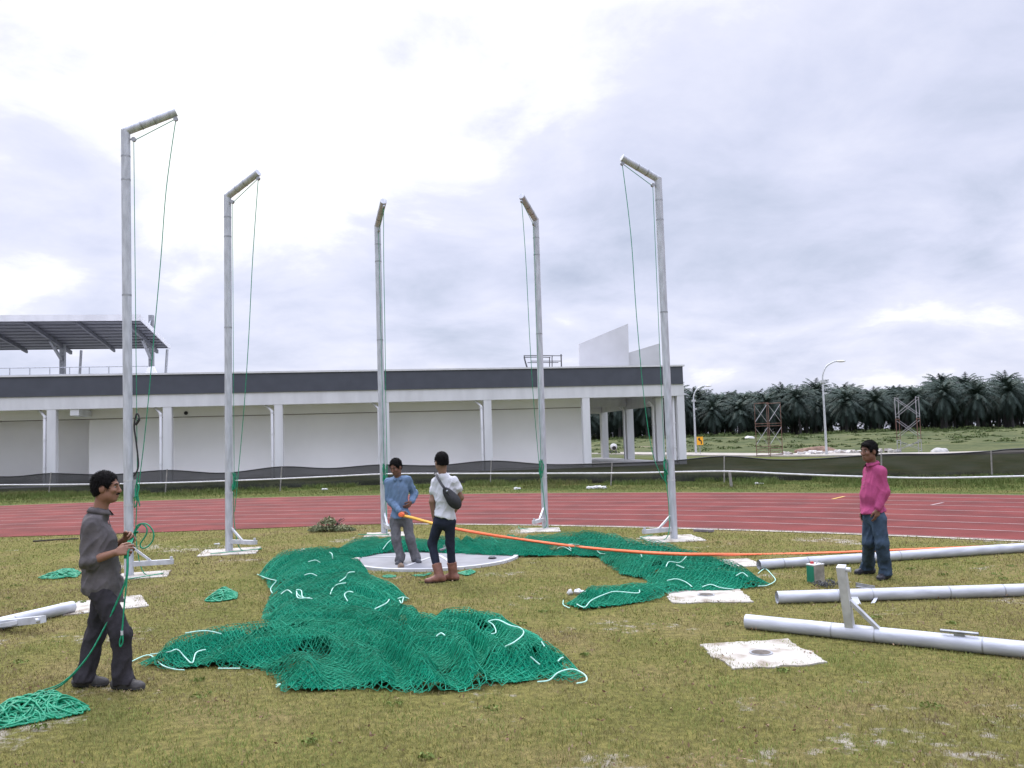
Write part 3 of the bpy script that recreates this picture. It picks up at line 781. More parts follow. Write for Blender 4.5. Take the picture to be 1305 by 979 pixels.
pad(970, 834, .94, .12, 'square white concrete pad with a round cover in the right foreground', seed=3, rag=.14)
pad(900, 759.5, .98, -.06, 'white concrete pad with a round cover at the end of the green net', seed=4, rag=.11)
pad(930, 718.5, .80, .1, 'white concrete pad behind the net beside the end of the lying pole', False, 5, w2=.75)
pad(132, 771.5, .95, .5, 'white concrete pad partly behind the man in the grey shirt', False, 6)
pad(178, 734, .85, .3, 'white concrete pad under the tallest pole nearest the camera', False, 7, w2=.7)
pad(293, 703.5, 1.02, .2, 'white concrete pad under the second pole from the left end', False, 8)
pad(491, 681.5, .9, .05, 'white ragged concrete pad under the pole behind the man in blue', False, 9, .1)
pad(688, 676, .85, .0, 'white concrete pad under the pole behind the orange strap', False, 10, .07)
pad(857, 687, 1.05, .1, 'white concrete pad under the standing pole near the building corner', False, 11, .07)

PD = .066      # pole radius
def lever(parent, h=.0, L=.62, M=M_ALU2):
    """box lever with its diagonal brace; local frame: pole axis z, lever along +x at height h"""
    MB().box(PD * .7, L, -.035, .035, h - .035, h + .035).build('lever', M, parent)
    MB().bar((PD * .8, 0, h + .24), (.30, 0, h + .03), .035, .03).build('brace', M, parent)
    e = MB(); e.tube([(L - .03, 0, h + .03), (L - .03, 0, h + .075)], .022, 8); e.build('end_lug', M, parent)
def pole_parts(o, ztop, zbot, z_lever, arm=True, tilt=.42, arm_len=.80):
    sh = MB(); sh.tube([(0, 0, zbot), (0, 0, ztop)], PD, 20); post = sh.build('post', M_ALU, o)
    for z in (1.02, 1.38, ztop - .42, ztop - .78, ztop * .62):
        MB().tube([(0, 0, z), (0, 0, z + .025)], PD + .0025, 20).build('weld_band', M_ALU2 if z < 3 else M_STEEL, post)
    if z_lever is not None: lever(o, z_lever)
    MB().box(PD, PD + .05, -.015, .015, 1.15, 1.40).build('cleat', M_STEEL, o)
    if arm:
        d = Vector((math.cos(tilt), 0, math.sin(tilt)))
        a = MB(); a.tube([Vector((0, 0, ztop - .02)) - d * .03, Vector((0, 0, ztop - .02)) + d * arm_len], PD * .96, 20); am = a.build('arm', M_ALU, o)
        for q in (.30, .56):
            p = Vector((0, 0, ztop - .02)) + d * arm_len * q
            MB().tube([p, p + d * .02], PD + .002, 20).build('weld_band', M_STEEL, am)
        tip = Vector((0, 0, ztop - .02)) + d * (arm_len - .05)
        pl = MB(); nrm = Vector((-d.z, 0, d.x)); q = tip - nrm * (PD + .03)
        pl.tube([q + Vector((0, -.02, 0)), q + Vector((0, .02, 0))], .035, 12); pl.build('pulley', M_STEEL, o)
        q2 = Vector((PD + .05, 0, ztop - .14)); p2 = MB(); p2.tube([q2 + Vector((0, -.02, 0)), q2 + Vector((0, .02, 0))], .035, 12); p2.bar((PD * .6, 0, ztop - .14), q2, .03, .02); p2.build('pulley', M_STEEL, o)
        return q, q2
POLES = [((164.5, 734), (160, 166), 'tallest nearest galvanised cage pole, behind the man in grey', 44),
         ((292, 702.5), (290, 249), 'galvanised cage pole, second from the left end of the row', 40),
         ((490, 680), (481, 287), 'slim galvanised cage pole standing beside the man in blue', 44),
         ((695, 672.5), (682.5, 279), 'galvanised cage pole standing in front of the roof stair rail', 42),
         ((859, 687), (838.5, 227), 'galvanised cage pole standing in front of the building corner', 44)]
POLE_INFO = []
for (bp, tp, lab, al) in POLES:
    g = at(*bp); zt = atd(tp[0], tp[1], g.y).z
    az = math.atan2(cc.y - g.y, cc.x - g.x)
    o = empty('cage_pole', (g.x, g.y, 0), az); meta(o, lab, 'cage pole', 'standing poles of the throwing cage')
    t = atd(tp[0], tp[1], g.y)      # the poles lean a little, as in the photo
    lean = Vector((t.x - g.x, 0, zt)).normalized(); qz = Vector((0, 0, 1)).rotation_difference(lean)
    o.rotation_mode = 'QUATERNION'; o.rotation_quaternion = qz @ Matrix.Rotation(az, 3, 'Z').to_quaternion()
    q, q2 = pole_parts(o, zt, -.02, .17)
    MW = Matrix.Translation(g) @ o.rotation_quaternion.to_matrix().to_4x4()
    POLE_INFO.append((g, MW, q, q2, zt))
def lying(p0, p1, L, roll, label, lev=None, cleat=None):
    a = at(*p0, z=PD); b_ = at(*p1, z=PD); d = (b_ - a); d.z = 0; d.normalize()
    o = empty('cage_pole', a); meta(o, label, 'cage pole', 'poles lying on the grass')
    zx = Vector((0, 0, 1)); xax = zx; yax = d.cross(xax).normalized()      # local z along the pole, local x up
    Mx = Matrix((xax, yax, d)).transposed()
    o.rotation_mode = 'QUATERNION'; o.rotation_quaternion = (Mx @ Matrix.Rotation(roll, 3, 'Z')).to_quaternion()
    sh = MB(); V = []; sh.tube([(0, 0, 0), (0, 0, L)], PD, 24, cap=False); sh.tube([(0, 0, .003), (0, 0, L - .003)][::-1], PD - .006, 24, cap=False); post = sh.build('post', M_ALU, o)
    MB().tube([(0, 0, .35), (0, 0, .36)], PD - .007, 16).build('bore', M_BLACK, post)
    for z in ((lev or .5) - .16, (lev or .5) + .20, (lev or .5) + 1.02, (lev or .5) + 1.6): MB().tube([(0, 0, z), (0, 0, z + .012)], PD + .002, 24).build('weld_band', M_STEEL, post)
    if lev: lever(o, lev)
    if cleat:
        c = MB(); c.box(PD + .025, PD + .04, -.012, .012, cleat - .14, cleat + .14); c.box(PD * .9, PD + .03, -.012, .012, cleat - .04, cleat + .04); c.build('cleat', M_STEEL, o)
    return o
lying((951, 792), (1305, 828), 6.8, .30, 'nearest lying galvanised pole with its square lever pointing up', .94, 1.80)
lying((990, 761.5), (1305, 752), 6.8, 2.2, 'middle of the lying poles, in front of the man in pink', .8)
lying((967, 720), (1305, 698), 6.8, 2.6, 'farthest lying pole, behind the feet of the man in pink', None)
g0, g1 = at(92, 773.5, PD), at(0, 795, PD)
lying((92, 773.5), (0, 795), 6.8, -1.45, 'lying galvanised pole running out past the left edge', .93)
# hoist ropes hanging from the arm tips
ROPES = [((( 216, 152), (212, 240), (205, 330), (197, 420), (190, 500), (184, 560), (178, 610), (174, 645)), 'green hoist rope hanging in a slack curve from the tallest pole'),
         (((325, 224), (322, 330), (317, 430), (311, 520), (304, 600), (299, 652)), 'green hoist rope hanging from the second pole from the left'),
         (((488, 256), (489, 330), (490.5, 420), (491.5, 500), (493, 580), (494, 632)), 'green hoist rope close along the pole beside the man in blue'),
         (((667, 248), (670, 330), (675, 430), (680, 510), (686, 580), (691, 628)), 'green hoist rope hanging from the pole behind the orange strap'),
         (((798, 204), (804, 300), (811, 400), (820, 500), (830, 570), (841, 603), (851, 617)), 'green hoist rope hanging from the pole before the building corner')]
for (P, lab), (g, MW, q, q2, zt) in zip(ROPES, POLE_INFO):
    tip = MW @ q; n = len(P); pts = [tip - Vector((0, 0, .02))]
    end = MW @ Vector((PD + .07, 0, 1.25))
    for i, (x, y) in enumerate(P[1:], 1):
        k = (i / (n - 1)); pts.append(atd(x, y, tip.y * (1 - k) + end.y * k))
    mb = MB(); mb.tube(spline(pts, 6), .0065, 6)
    a = MW @ q2
    mb.tube([tip, a + Vector((0, 0, -.02))], .006, 6)
    mb.tube([a, MW @ Vector((PD + .06, 0, 1.32)), MW @ Vector((PD + .05, .02, 1.1))], .005, 6)
    rr = random.Random(int(zt * 1000))
    for k in range(6):       # hank tied off at the cleat
        w = MW @ Vector((PD + .055, rr.uniform(-.03, .03), 1.28)); h_ = rr.uniform(.12, .30)
        mb.tube(spline([w + Vector((rr.uniform(-.02, .02), rr.uniform(-.02, .02), h_ * .5)), w + Vector((rr.uniform(-.05, .05), rr.uniform(-.04, .02), 0)), w + Vector((rr.uniform(-.04, .04), rr.uniform(-.04, .02), -h_)), w + Vector((rr.uniform(-.03, .03), 0, -h_ * .4))], 5), .007, 5)
    f0 = MW @ Vector((PD + .05, 0, 1.05)); f1 = MW @ Vector((.22, rr.uniform(-.1, .1), .03)); f2 = MW @ Vector((.5, rr.uniform(-.5, .3), .028)); f3 = MW @ Vector((.1, -.55, .028))
    mb.tube(spline([f0, MW @ Vector((PD + .03, .03, .5)), f1, f2, f3], 6), .0075, 5)
    o = mb.build('hoist_rope', M_GREENROPE); meta(o, lab, 'rope', 'green hoist ropes of the cage poles')
g, MW, q, q2, zt = POLE_INFO[0]
bs = MB(); b0 = MW @ Vector((PD + .02, 0, 2.05)); w = lambda x, z: b0 + Vector((x, -.02, z))
bs.tube(spline([w(0, -.6), w(.07, -.45), w(.04, -.1), w(.01, .15), w(.05, .33), w(.085, .25), w(.03, .16)], 6), [.012] * 30 + [.02] * 7, 6)
o = bs.build('strap', M_BLACK); meta(o, 'black strap looped on the tallest pole behind the man in grey', 'strap')
# ------------------------------------------------------------------ the big green cage net lying in folds
NET_PX = [(171, 850), (190, 843), (240, 829), (300, 817), (336, 812), (342, 800), (330, 790), (338, 772), (345, 758), (338, 745), (328, 736), (336, 729), (372, 722), (402, 718), (432, 708), (470, 700), (500, 699), (560, 700), (610, 700), (690, 700), (722, 698), (742, 692), (775, 694), (808, 704), (850, 714), (905, 722), (950, 733), (986, 747),
          (972, 750), (930, 754), (880, 755), (855, 758), (838, 767), (790, 774), (740, 780), (717, 772), (735, 764), (790, 757), (826, 750), (820, 740), (790, 734), (770, 722), (762, 712), (720, 710), (690, 711), (655, 711), (600, 709), (560, 707), (520, 706), (485, 708), (450, 716), (452, 722), (470, 730), (478, 745), (515, 758), (522, 766), (505, 775), (487, 780), (522, 787), (568, 794), (600, 792), (650, 797), (690, 812), (704, 832), (735, 853), (750, 866), (725, 873), (690, 869), (640, 877), (600, 884), (540, 887), (450, 882), (400, 884), (355, 885), (349, 870), (330, 856), (260, 853), (205, 857)]
NP = [at(x, y) for x, y in NET_PX]; NPOLY = [(p.x, p.y) for p in NP]
def net_h(x, y):
    d = dist_poly(x, y, NPOLY); ins = in_poly(x, y, NPOLY)
    wx = x + .35 * (fbm(x * 1.1, y * 1.1, 31) - .5); wy = y + .35 * (fbm(x * 1.1, y * 1.1, 32) - .5)
    a = .35 * np.sin(wx * .9) - .25
    u = wx * np.cos(a) + wy * np.sin(a); v = -wx * np.sin(a) + wy * np.cos(a)
    ph = v * 10.5 + 7.5 * fbm(u * .55, v * .75, 41, 2) + 2.2 * fbm(u * 1.7, v * 1.7, 42, 2)
    rid = (.5 + .5 * np.sin(ph)) ** 1.7
    rid2 = .5 + .5 * np.sin(v * 19 + u * 3 + 9 * fbm(u * .9, v * .9, 43, 2))
    body = 1 - np.exp(-(np.maximum(d, 0) / .17) ** 1.25)
    big = .35 + .9 * fbm(x * .8, y * .8, 44, 2)
    far = np.clip((y - 9.8) / 2.5, 0, 1)
    return np.where(ins, body * (.05 + .13 * far + .215 * big * rid * (1 - .4 * far) + .028 * rid2), 0), d, ins
xs = np.arange(min(p[0] for p in NPOLY) - .05, max(p[0] for p in NPOLY) + .05, .025)
ys = np.arange(min(p[1] for p in NPOLY) - .05, max(p[1] for p in NPOLY) + .05, .025)
NX, NY = np.meshgrid(xs, ys, indexing='ij'); NH, ND, NI = net_h(NX, NY)
NI2 = NI & (ND > .015 + .30 * np.clip(fbm(NX * 2.2, NY * 2.2, 50, 2) - .42, 0, 1)) & (fbm(NX * 1.7, NY * 2.6, 53, 3) < .745)
M_NETG = ramp_mat('green netting twine', 'rnd', [(0, (.0, .145, .078)), (.5, (.004, .285, .158)), (1, (.05, .48, .30))], .6, .25)
def bundle_material():
    M = bpy.data.materials.new('gathered green netting'); M.use_nodes = True; nt = M.node_tree; p = nt.nodes['Principled BSDF']
    p.inputs['Roughness'].default_value = .85; p.inputs['Specular IOR Level'].default_value = .1
    t = nt.nodes.new('ShaderNodeTexCoord'); mp = nt.nodes.new('ShaderNodeMapping'); mp.inputs['Scale'].default_value = (1, 1.5, 1); mp.inputs['Rotation'].default_value = (0, 0, .5)
    nt.links.new(t.outputs['Object'], mp.inputs[0]); prev = None
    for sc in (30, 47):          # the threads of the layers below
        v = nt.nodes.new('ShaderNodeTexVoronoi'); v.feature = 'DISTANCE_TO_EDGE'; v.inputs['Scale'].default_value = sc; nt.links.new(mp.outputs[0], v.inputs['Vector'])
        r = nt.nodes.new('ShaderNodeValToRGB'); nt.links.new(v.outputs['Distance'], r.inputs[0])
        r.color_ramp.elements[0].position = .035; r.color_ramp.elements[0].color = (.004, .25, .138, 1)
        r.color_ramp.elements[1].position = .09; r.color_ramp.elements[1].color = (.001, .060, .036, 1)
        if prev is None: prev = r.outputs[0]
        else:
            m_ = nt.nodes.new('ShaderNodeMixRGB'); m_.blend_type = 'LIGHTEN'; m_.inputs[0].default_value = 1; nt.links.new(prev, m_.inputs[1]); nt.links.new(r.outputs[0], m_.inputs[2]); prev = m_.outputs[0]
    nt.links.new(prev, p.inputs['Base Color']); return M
M_BUND = bundle_material()
net = empty('safety_net', (cc.x, cc.y, 0)); meta(net, 'huge green knotted safety net heaped in folds around the throwing circle', 'net')
no = np.array([cc.x, cc.y, 0])
ii = -np.ones(NX.shape, int); ii[NI2] = np.arange(NI2.sum())
fm_ = NI2[:-1, :-1] & NI2[1:, :-1] & NI2[1:, 1:] & NI2[:-1, 1:]
BFc = np.stack([ii[:-1, :-1][fm_], ii[1:, :-1][fm_], ii[1:, 1:][fm_], ii[:-1, 1:][fm_]], -1)
BVt = np.stack([NX[NI2], NY[NI2], .012 + NH[NI2] * .80], -1) - no
mesh_np('folded_layers', BVt, BFc, M_BUND, net, smooth=True)
def strands(A, Bp, r, val):
    d = Bp - A; L = np.linalg.norm(d, axis=1, keepdims=True) + 1e-9; d = d / L
    ref = np.where(np.abs(d[:, 2:3]) > .9, np.array([[1., 0, 0]]), np.array([[0, 0, 1.]]))
    u = np.cross(d, ref); u /= np.linalg.norm(u, axis=1, keepdims=True); w = np.cross(d, u)
    offs = [np.cos(a) * u + np.sin(a) * w for a in (math.pi / 2, math.pi * 7 / 6, math.pi * 11 / 6)]
    V = np.stack([A + o_ * r for o_ in offs] + [Bp + o_ * r for o_ in offs], 1)
    n = len(A); b_ = np.arange(n)[:, None] * 6
    F = np.concatenate([b_ + np.array([[0, 1, 4, 3]]), b_ + np.array([[1, 2, 5, 4]]), b_ + np.array([[2, 0, 3, 5]])], 1).reshape(-1, 4)
    return V.reshape(-1, 3), F, np.repeat(val, 3)
SV, SF, SA = [], [], []; nb = 0
LAY = [(.86, .3, .046, .8), (.97, -.6, .050, .7), (1.06, .9, .054, 1.0)]
for li, (fr, rot, cell, sq) in enumerate(LAY):
    ext = 7.5; n = int(2 * ext / cell)
    gu, gv = np.meshgrid(np.arange(n) * cell - ext, np.arange(n) * cell * sq - ext * sq, indexing='ij')
    ox, oy = (xs[0] + xs[-1]) / 2, (ys[0] + ys[-1]) / 2
    px = gu * math.cos(rot) - gv * math.sin(rot); py = gu * math.sin(rot) + gv * math.cos(rot)
    # let the meshes gather and open: slow warp plus jitter of the knots
    wxx = .55 * (fbm(px * .55, py * .55, 60 + li, 2) - .5) + .16 * (fbm(px * 2.3, py * 2.3, 70 + li, 2) - .5)
    wyy = .55 * (fbm(px * .55, py * .55, 80 + li, 2) - .5) + .16 * (fbm(px * 2.3, py * 2.3, 90 + li, 2) - .5)
    px = px + wxx + ox + rng.normal(0, .004, px.shape); py = py + wyy + oy + rng.normal(0, .004, px.shape)
    box_ = (px > xs[0]) & (px < xs[-1]) & (py > ys[0]) & (py < ys[-1])
    hh = np.zeros(px.shape); ins = np.zeros(px.shape, bool)
    h_, d_, i_ = net_h(px[box_], py[box_])
    hh[box_] = h_; ins[box_] = i_ & (d_ > -.01 + .04 * vnoise(px[box_] * 6, py[box_] * 6, 99 + li))
    pz = .014 + hh * fr + rng.uniform(0, .003, px.shape)
    P = np.stack([px, py, pz], -1)
    tone = np.clip(.42 + .9 * (fbm(px * 1.4, py * 1.4, 120 + li, 3) - .5) + rng.normal(0, .16, px.shape), 0, 1)
    for sl_a, sl_b in (((slice(None, -1), slice(None)), (slice(1, None), slice(None))), ((slice(None), slice(None, -1)), (slice(None), slice(1, None)))):
        mk_ = ins[sl_a] & ins[sl_b]
        v, f, a = strands(P[sl_a][mk_], P[sl_b][mk_], .0027, tone[sl_a][mk_])
        SV.append(v); SF.append(f + nb); SA.append(a); nb += len(v)
SVc = np.concatenate(SV); print('net strands', len(SVc) // 6)
mesh_np('mesh_twine', SVc - no, np.concatenate(SF), M_NETG, net, attr={'rnd': ('FACE', np.concatenate(SA))})
def net_pt(px, py, up=.034):
    """where the sight line meets the heap"""
    d = ray(px, py); Y = np.arange(5.0, 16.5, .012); t = Y / d[1]; X = d[0] * t; Z = EYE + d[2] * t
    h_, d_, i_ = net_h(X, Y); hit = np.nonzero(Z <= np.where(i_, h_ * 1.06 + up, .02))[0]
    if len(hit) == 0: return at(px, py, .02)
    k = hit[0]; return Vector((X[k], Y[k], Z[k]))
EDGE_PX = [[(168, 843), (190, 835), (207, 848), (222, 853), (235, 854)], [(192, 834), (215, 831), (226, 828), (236, 838), (245, 845), (250, 832), (262, 828)], [(236, 807), (262, 804), (282, 808)], [(278, 852), (306, 852)],
           [(328, 732), (340, 737), (352, 740)], [(352, 741), (345, 750), (347, 756)], [(358, 757), (366, 752), (372, 756)], [(378, 754), (380, 762), (395, 762)], [(386, 762), (380, 758), (378, 752), (384, 753), (386, 761), (398, 763)],
           [(421, 757), (424, 750), (430, 745), (441, 743)], [(433, 741), (440, 736), (444, 730), (452, 729)], [(443, 766), (439, 758), (444, 754), (450, 755)], [(478, 776), (492, 769), (496, 764)], [(507, 763), (514, 761), (521, 763)], [(509, 765), (512, 769), (514, 762)],
           [(420, 704), (423, 706), (424, 712)], [(388, 733), (396, 731), (404, 734)], [(393, 716), (402, 714), (408, 717)], [(488, 700), (494, 692), (500, 687)],
           [(622, 792), (634, 790), (650, 797), (664, 801), (667, 808), (656, 818), (644, 824)], [(556, 811), (562, 807), (567, 810)], [(622, 792), (629, 797), (632, 806), (626, 808)], [(676, 837), (684, 844), (688, 847)], [(690, 818), (694, 824)], [(711, 843), (715, 839), (718, 838)],
           [(685, 869), (700, 867), (712, 857), (730, 853), (745, 860), (747, 868), (735, 871)], [(352, 873), (357, 872), (352, 876)],
           [(718, 765), (718, 771), (726, 775)], [(735, 770), (745, 774), (754, 765), (772, 757), (785, 754), (812, 756), (815, 752)], [(850, 740), (862, 738), (874, 742), (882, 748)], [(895, 748), (906, 745), (918, 749), (935, 751)],
           [(849, 722), (853, 716), (866, 717), (874, 710), (876, 706)], [(862, 720), (872, 724)], [(938, 734), (946, 730), (953, 735)], [(966, 731), (975, 725), (984, 733), (988, 740), (978, 746), (966, 747)], [(710, 699), (718, 697), (728, 702)], [(728, 700), (724, 694), (738, 694)], [(760, 700), (764, 705), (771, 706)], [(816, 704), (818, 710)]]
for e in EDGE_PX:
    P = [net_pt(*q) - Vector(no) for q in e]
    MB().tube(spline(P, 6), .0058, 6).build('border_rope', M_MINT, net)
hull = [(p[0], p[1]) for p in NPOLY]; EXCL.append((hull, .05))
# small heaps of loose green rope
def tangle(name, poly_px, hgt, n, r, label, seed, M=M_GREENROPE):
    rr = random.Random(seed); P = [at(*q) for q in poly_px]; c = sum(P, Vector()) / len(P); poly = [(p.x, p.y) for p in P]
    x0, x1 = min(p.x for p in P), max(p.x for p in P); y0, y1 = min(p.y for p in P), max(p.y for p in P)
    mb = MB()
    def rp():
        for _ in range(200):
            x, y = rr.uniform(x0, x1), rr.uniform(y0, y1)
            if in_poly(np.array([x]), np.array([y]), poly)[0]:
                d = float(dist_poly(np.array([x]), np.array([y]), poly)[0]); return Vector((x - c.x, y - c.y, .012 + hgt * min(1, d / .16) * rr.random() ** .7))
        return Vector((0, 0, .02))
    for k in range(n):
        p = rp(); a = rr.uniform(0, 6.28); pts = [p]
        for j in range(rr.randint(3, 6)):
            for t_ in range(6):
                a2 = a + rr.uniform(-1.1, 1.1); st = rr.uniform(.06, .16); q = pts[-1] + Vector((math.cos(a2) * st * 1.4, math.sin(a2) * st, 0))
                if in_poly(np.array([q.x + c.x]), np.array([q.y + c.y]), poly)[0]:
                    d = float(dist_poly(np.array([q.x + c.x]), np.array([q.y + c.y]), poly)[0]); q.z = .012 + hgt * min(1, d / .16) * rr.random() ** .7
                    pts.append(q); a = a2; break
                a += 1.2
        if len(pts) > 2: mb.tube(spline(pts, 5), r, 5)
    o = mb.build(name, M, None, (c.x, c.y, 0))
    if label: meta(o, label, 'rope heap', 'small heaps of loose green rope')
    return o
tangle('rope_heap', [(44, 739), (70, 730), (96, 726), (104, 731), (98, 737), (70, 739)], .06, 60, .008, 'flat heap of loose green rope on the grass behind the man in grey', 1)
tangle('rope_heap', [(259, 768), (272, 757), (286, 752), (303, 757), (302, 764), (280, 768)], .10, 110, .008, 'small heap of loose green rope between the man in grey and the net', 2)
tangle('rope_heap', [(582, 732), (600, 727), (608, 730), (596, 735)], .05, 34, .007, 'tiny heap of green rope behind the brown boots', 3)
tangle('rope_heap', [(524, 734), (550, 731), (560, 733), (530, 737)], .012, 5, .006, 'a few loose green rope strands left of the brown boots', 4)
tangle('rope_heap', [(482, 735), (500, 732), (508, 736), (490, 739)], .01, 7, .004, 'thin scraps of green twine in the grass before the circle', 5)
# ------------------------------------------------------------------ people: smooth distance fields, meshed with surface nets
def nv(v): v = np.asarray(v, float); return v / (np.linalg.norm(v) + 1e-12)
class Field:
    def __init__(s, lo, hi, h):
        s.h = h; s.lo = np.asarray(lo, float)
        s.n = np.ceil((np.asarray(hi) - s.lo) / h).astype(int) + 1
        s.D = np.full(s.n, 1.0, np.float32)
    def _sub(s, lo, hi, pad):
        a = np.clip(np.floor((lo - pad - s.lo) / s.h).astype(int), 0, s.n); b = np.clip(np.ceil((hi + pad - s.lo) / s.h).astype(int) + 1, 0, s.n)
        if (b <= a).any(): return None
        sl = tuple(slice(a[i], b[i]) for i in range(3))
        g = np.meshgrid(*[s.lo[i] + s.h * np.arange(a[i], b[i]) for i in range(3)], indexing='ij', sparse=True)
        return sl, g
    def _mix(s, sl, d, k, op):
        A = s.D[sl]
        if op == 'u':
            if k <= 0: s.D[sl] = np.minimum(A, d); return
            q = np.maximum(k - np.abs(A - d), 0) / k; s.D[sl] = np.minimum(A, d) - q * q * k * .25
        else:
            d = -d
            q = np.maximum(k - np.abs(A - d), 0) / max(k, 1e-6); s.D[sl] = np.maximum(A, d) + q * q * k * .25
    def cap(s, a, b, ra, rb=None, k=.02, op='u', flat=None):
        rb = ra if rb is None else rb; a = np.asarray(a, float); b = np.asarray(b, float); R = max(ra, rb)
        t = s._sub(np.minimum(a, b) - R, np.maximum(a, b) + R, k + .03)
        if t is None: return s
        sl, (X, Y, Z) = t; e = b - a; L = e @ e + 1e-12
        q = np.clip(((X - a[0]) * e[0] + (Y - a[1]) * e[1] + (Z - a[2]) * e[2]) / L, 0, 1)
        d = np.sqrt((X - a[0] - q * e[0]) ** 2 + (Y - a[1] - q * e[1]) ** 2 + (Z - a[2] - q * e[2]) ** 2) - (ra + (rb - ra) * q)
        s._mix(sl, d.astype(np.float32), k, op); return s
    def ell(s, c, r, ax=None, k=.02, op='u'):
        c = np.asarray(c, float); r = np.asarray(r, float); R = r.max(); ax = np.eye(3) if ax is None else np.asarray(ax, float)
        t = s._sub(c - R, c + R, k + .03)
        if t is None: return s
        sl, (X, Y, Z) = t; P = [X - c[0], Y - c[1], Z - c[2]]
        Q = [ax[i][0] * P[0] + ax[i][1] * P[1] + ax[i][2] * P[2] for i in range(3)]
        k0 = np.sqrt(sum((Q[i] / r[i]) ** 2 for i in range(3))); k1 = np.sqrt(sum((Q[i] / r[i] ** 2) ** 2 for i in range(3))) + 1e-9
        s._mix(sl, (k0 * (k0 - 1) / k1).astype(np.float32), k, op); return s
    def cut(s, p, n):        # keep the side that n points away from
        p = np.asarray(p, float); n = nv(n)
        g = np.meshgrid(*[s.lo[i] + s.h * np.arange(s.n[i]) for i in range(3)], indexing='ij', sparse=True)
        d = (g[0] - p[0]) * n[0] + (g[1] - p[1]) * n[1] + (g[2] - p[2]) * n[2]
        s.D = np.maximum(s.D, d.astype(np.float32)); return s
    def mesh(s):
        D = s.D; ins = D < 0
        o8 = [(i, j, k) for i in (0, 1) for j in (0, 1) for k in (0, 1)]
        n = np.array(D.shape) - 1
        cnt = sum(ins[i:i + n[0], j:j + n[1], k:k + n[2]].astype(np.int8) for i, j, k in o8)
        act = (cnt > 0) & (cnt < 8); I = np.argwhere(act)
        val = {c: D[I[:, 0] + c[0], I[:, 1] + c[1], I[:, 2] + c[2]] for c in o8}
        acc = np.zeros((len(I), 3)); m = np.zeros(len(I))
        for c in o8:
            for a in range(3):
                if c[a]: continue
                d_ = list(c); d_[a] = 1; d_ = tuple(d_)
                va, vb = val[c], val[d_]; x = (va < 0) != (vb < 0); t = np.where(x, va / np.where(x, va - vb, 1), 0)
                pos = np.tile(np.array(c, float), (len(I), 1)); pos[:, a] = t
                acc[x] += pos[x]; m[x] += 1
        V = s.lo + s.h * (I + acc / m[:, None])
        idm = -np.ones(n, np.int64); idm[act] = np.arange(len(I)); F = []
        for a in range(3):
            b_, c_ = (a + 1) % 3, (a + 2) % 3
            sl0 = [slice(None)] * 3; sl1 = [slice(None)] * 3; sl0[a] = slice(None, -1); sl1[a] = slice(1, None)
            e = np.argwhere(ins[tuple(sl0)] != ins[tuple(sl1)])
            e = e[(e[:, b_] > 0) & (e[:, c_] > 0) & (e[:, b_] < n[b_]) & (e[:, c_] < n[c_])]
            q = []
            for db, dc in ((1, 1), (0, 1), (0, 0), (1, 0)):
                w = e.copy(); w[:, b_] -= db; w[:, c_] -= dc; q.append(idm[w[:, 0], w[:, 1], w[:, 2]])
            q = np.stack(q, 1); f = ~ins[e[:, 0], e[:, 1], e[:, 2]]; q[f] = q[f][:, ::-1]; F.append(q)
        return V, np.concatenate(F)
def normals(V, F):
    n = np.cross(V[F[:, 2]] - V[F[:, 0]], V[F[:, 3]] - V[F[:, 1]]); N = np.zeros_like(V)
    for k in range(4): np.add.at(N, F[:, k], n)
    return N / (np.linalg.norm(N, axis=1, keepdims=True) + 1e-12)
def wrinkle(V, F, amp, freq, dirv, seed, squash=.25, spots=()):
    """cloth folds: creases running along dirv, plus creases that gather round the given spots (elbows, knees, waist)"""
    N = normals(V, F); d = nv(dirv); out = np.empty(len(V)); w = np.ones(len(V)) * .55
    for (c, r, g_) in spots: w += g_ * np.exp(-((V - np.asarray(c)) ** 2).sum(1) / (r * r))
    along = V @ d; P = V - np.outer(along, d) * (1 - squash)
    q2 = nv(d + np.array([.55, .2, .35])); P2 = V - np.outer(V @ q2, q2) * .72
    for i in range(len(V)):
        a = mnoise.noise(Vector(P[i] * freq) + Vector((seed, 0, 0))); b = mnoise.noise(Vector(P2[i] * freq * 1.9) + Vector((0, seed, 0)))
        out[i] = (1 - 2.4 * abs(a) ** .8) * .55 + (1 - 2.6 * abs(b) ** .8) * .55 - .25
    return V + N * (amp * out * w)[:, None]

M_SKIN = {}
def skin(name, c): 
    M_SKIN[name] = mat('skin ' + name, c, .55, 0, .10, 14, .08, 120, spec=.35); return M_SKIN[name]
M_HAIR = mat('black hair', (.007, .006, .006), .75, 0, .4, 60, .8, 140, stretch=(1, 1, .3), spec=.12)
M_EYEW = mat('eye white', (.26, .22, .20), .4); M_EYED = mat('dark iris', (.012, .009, .007), .25)

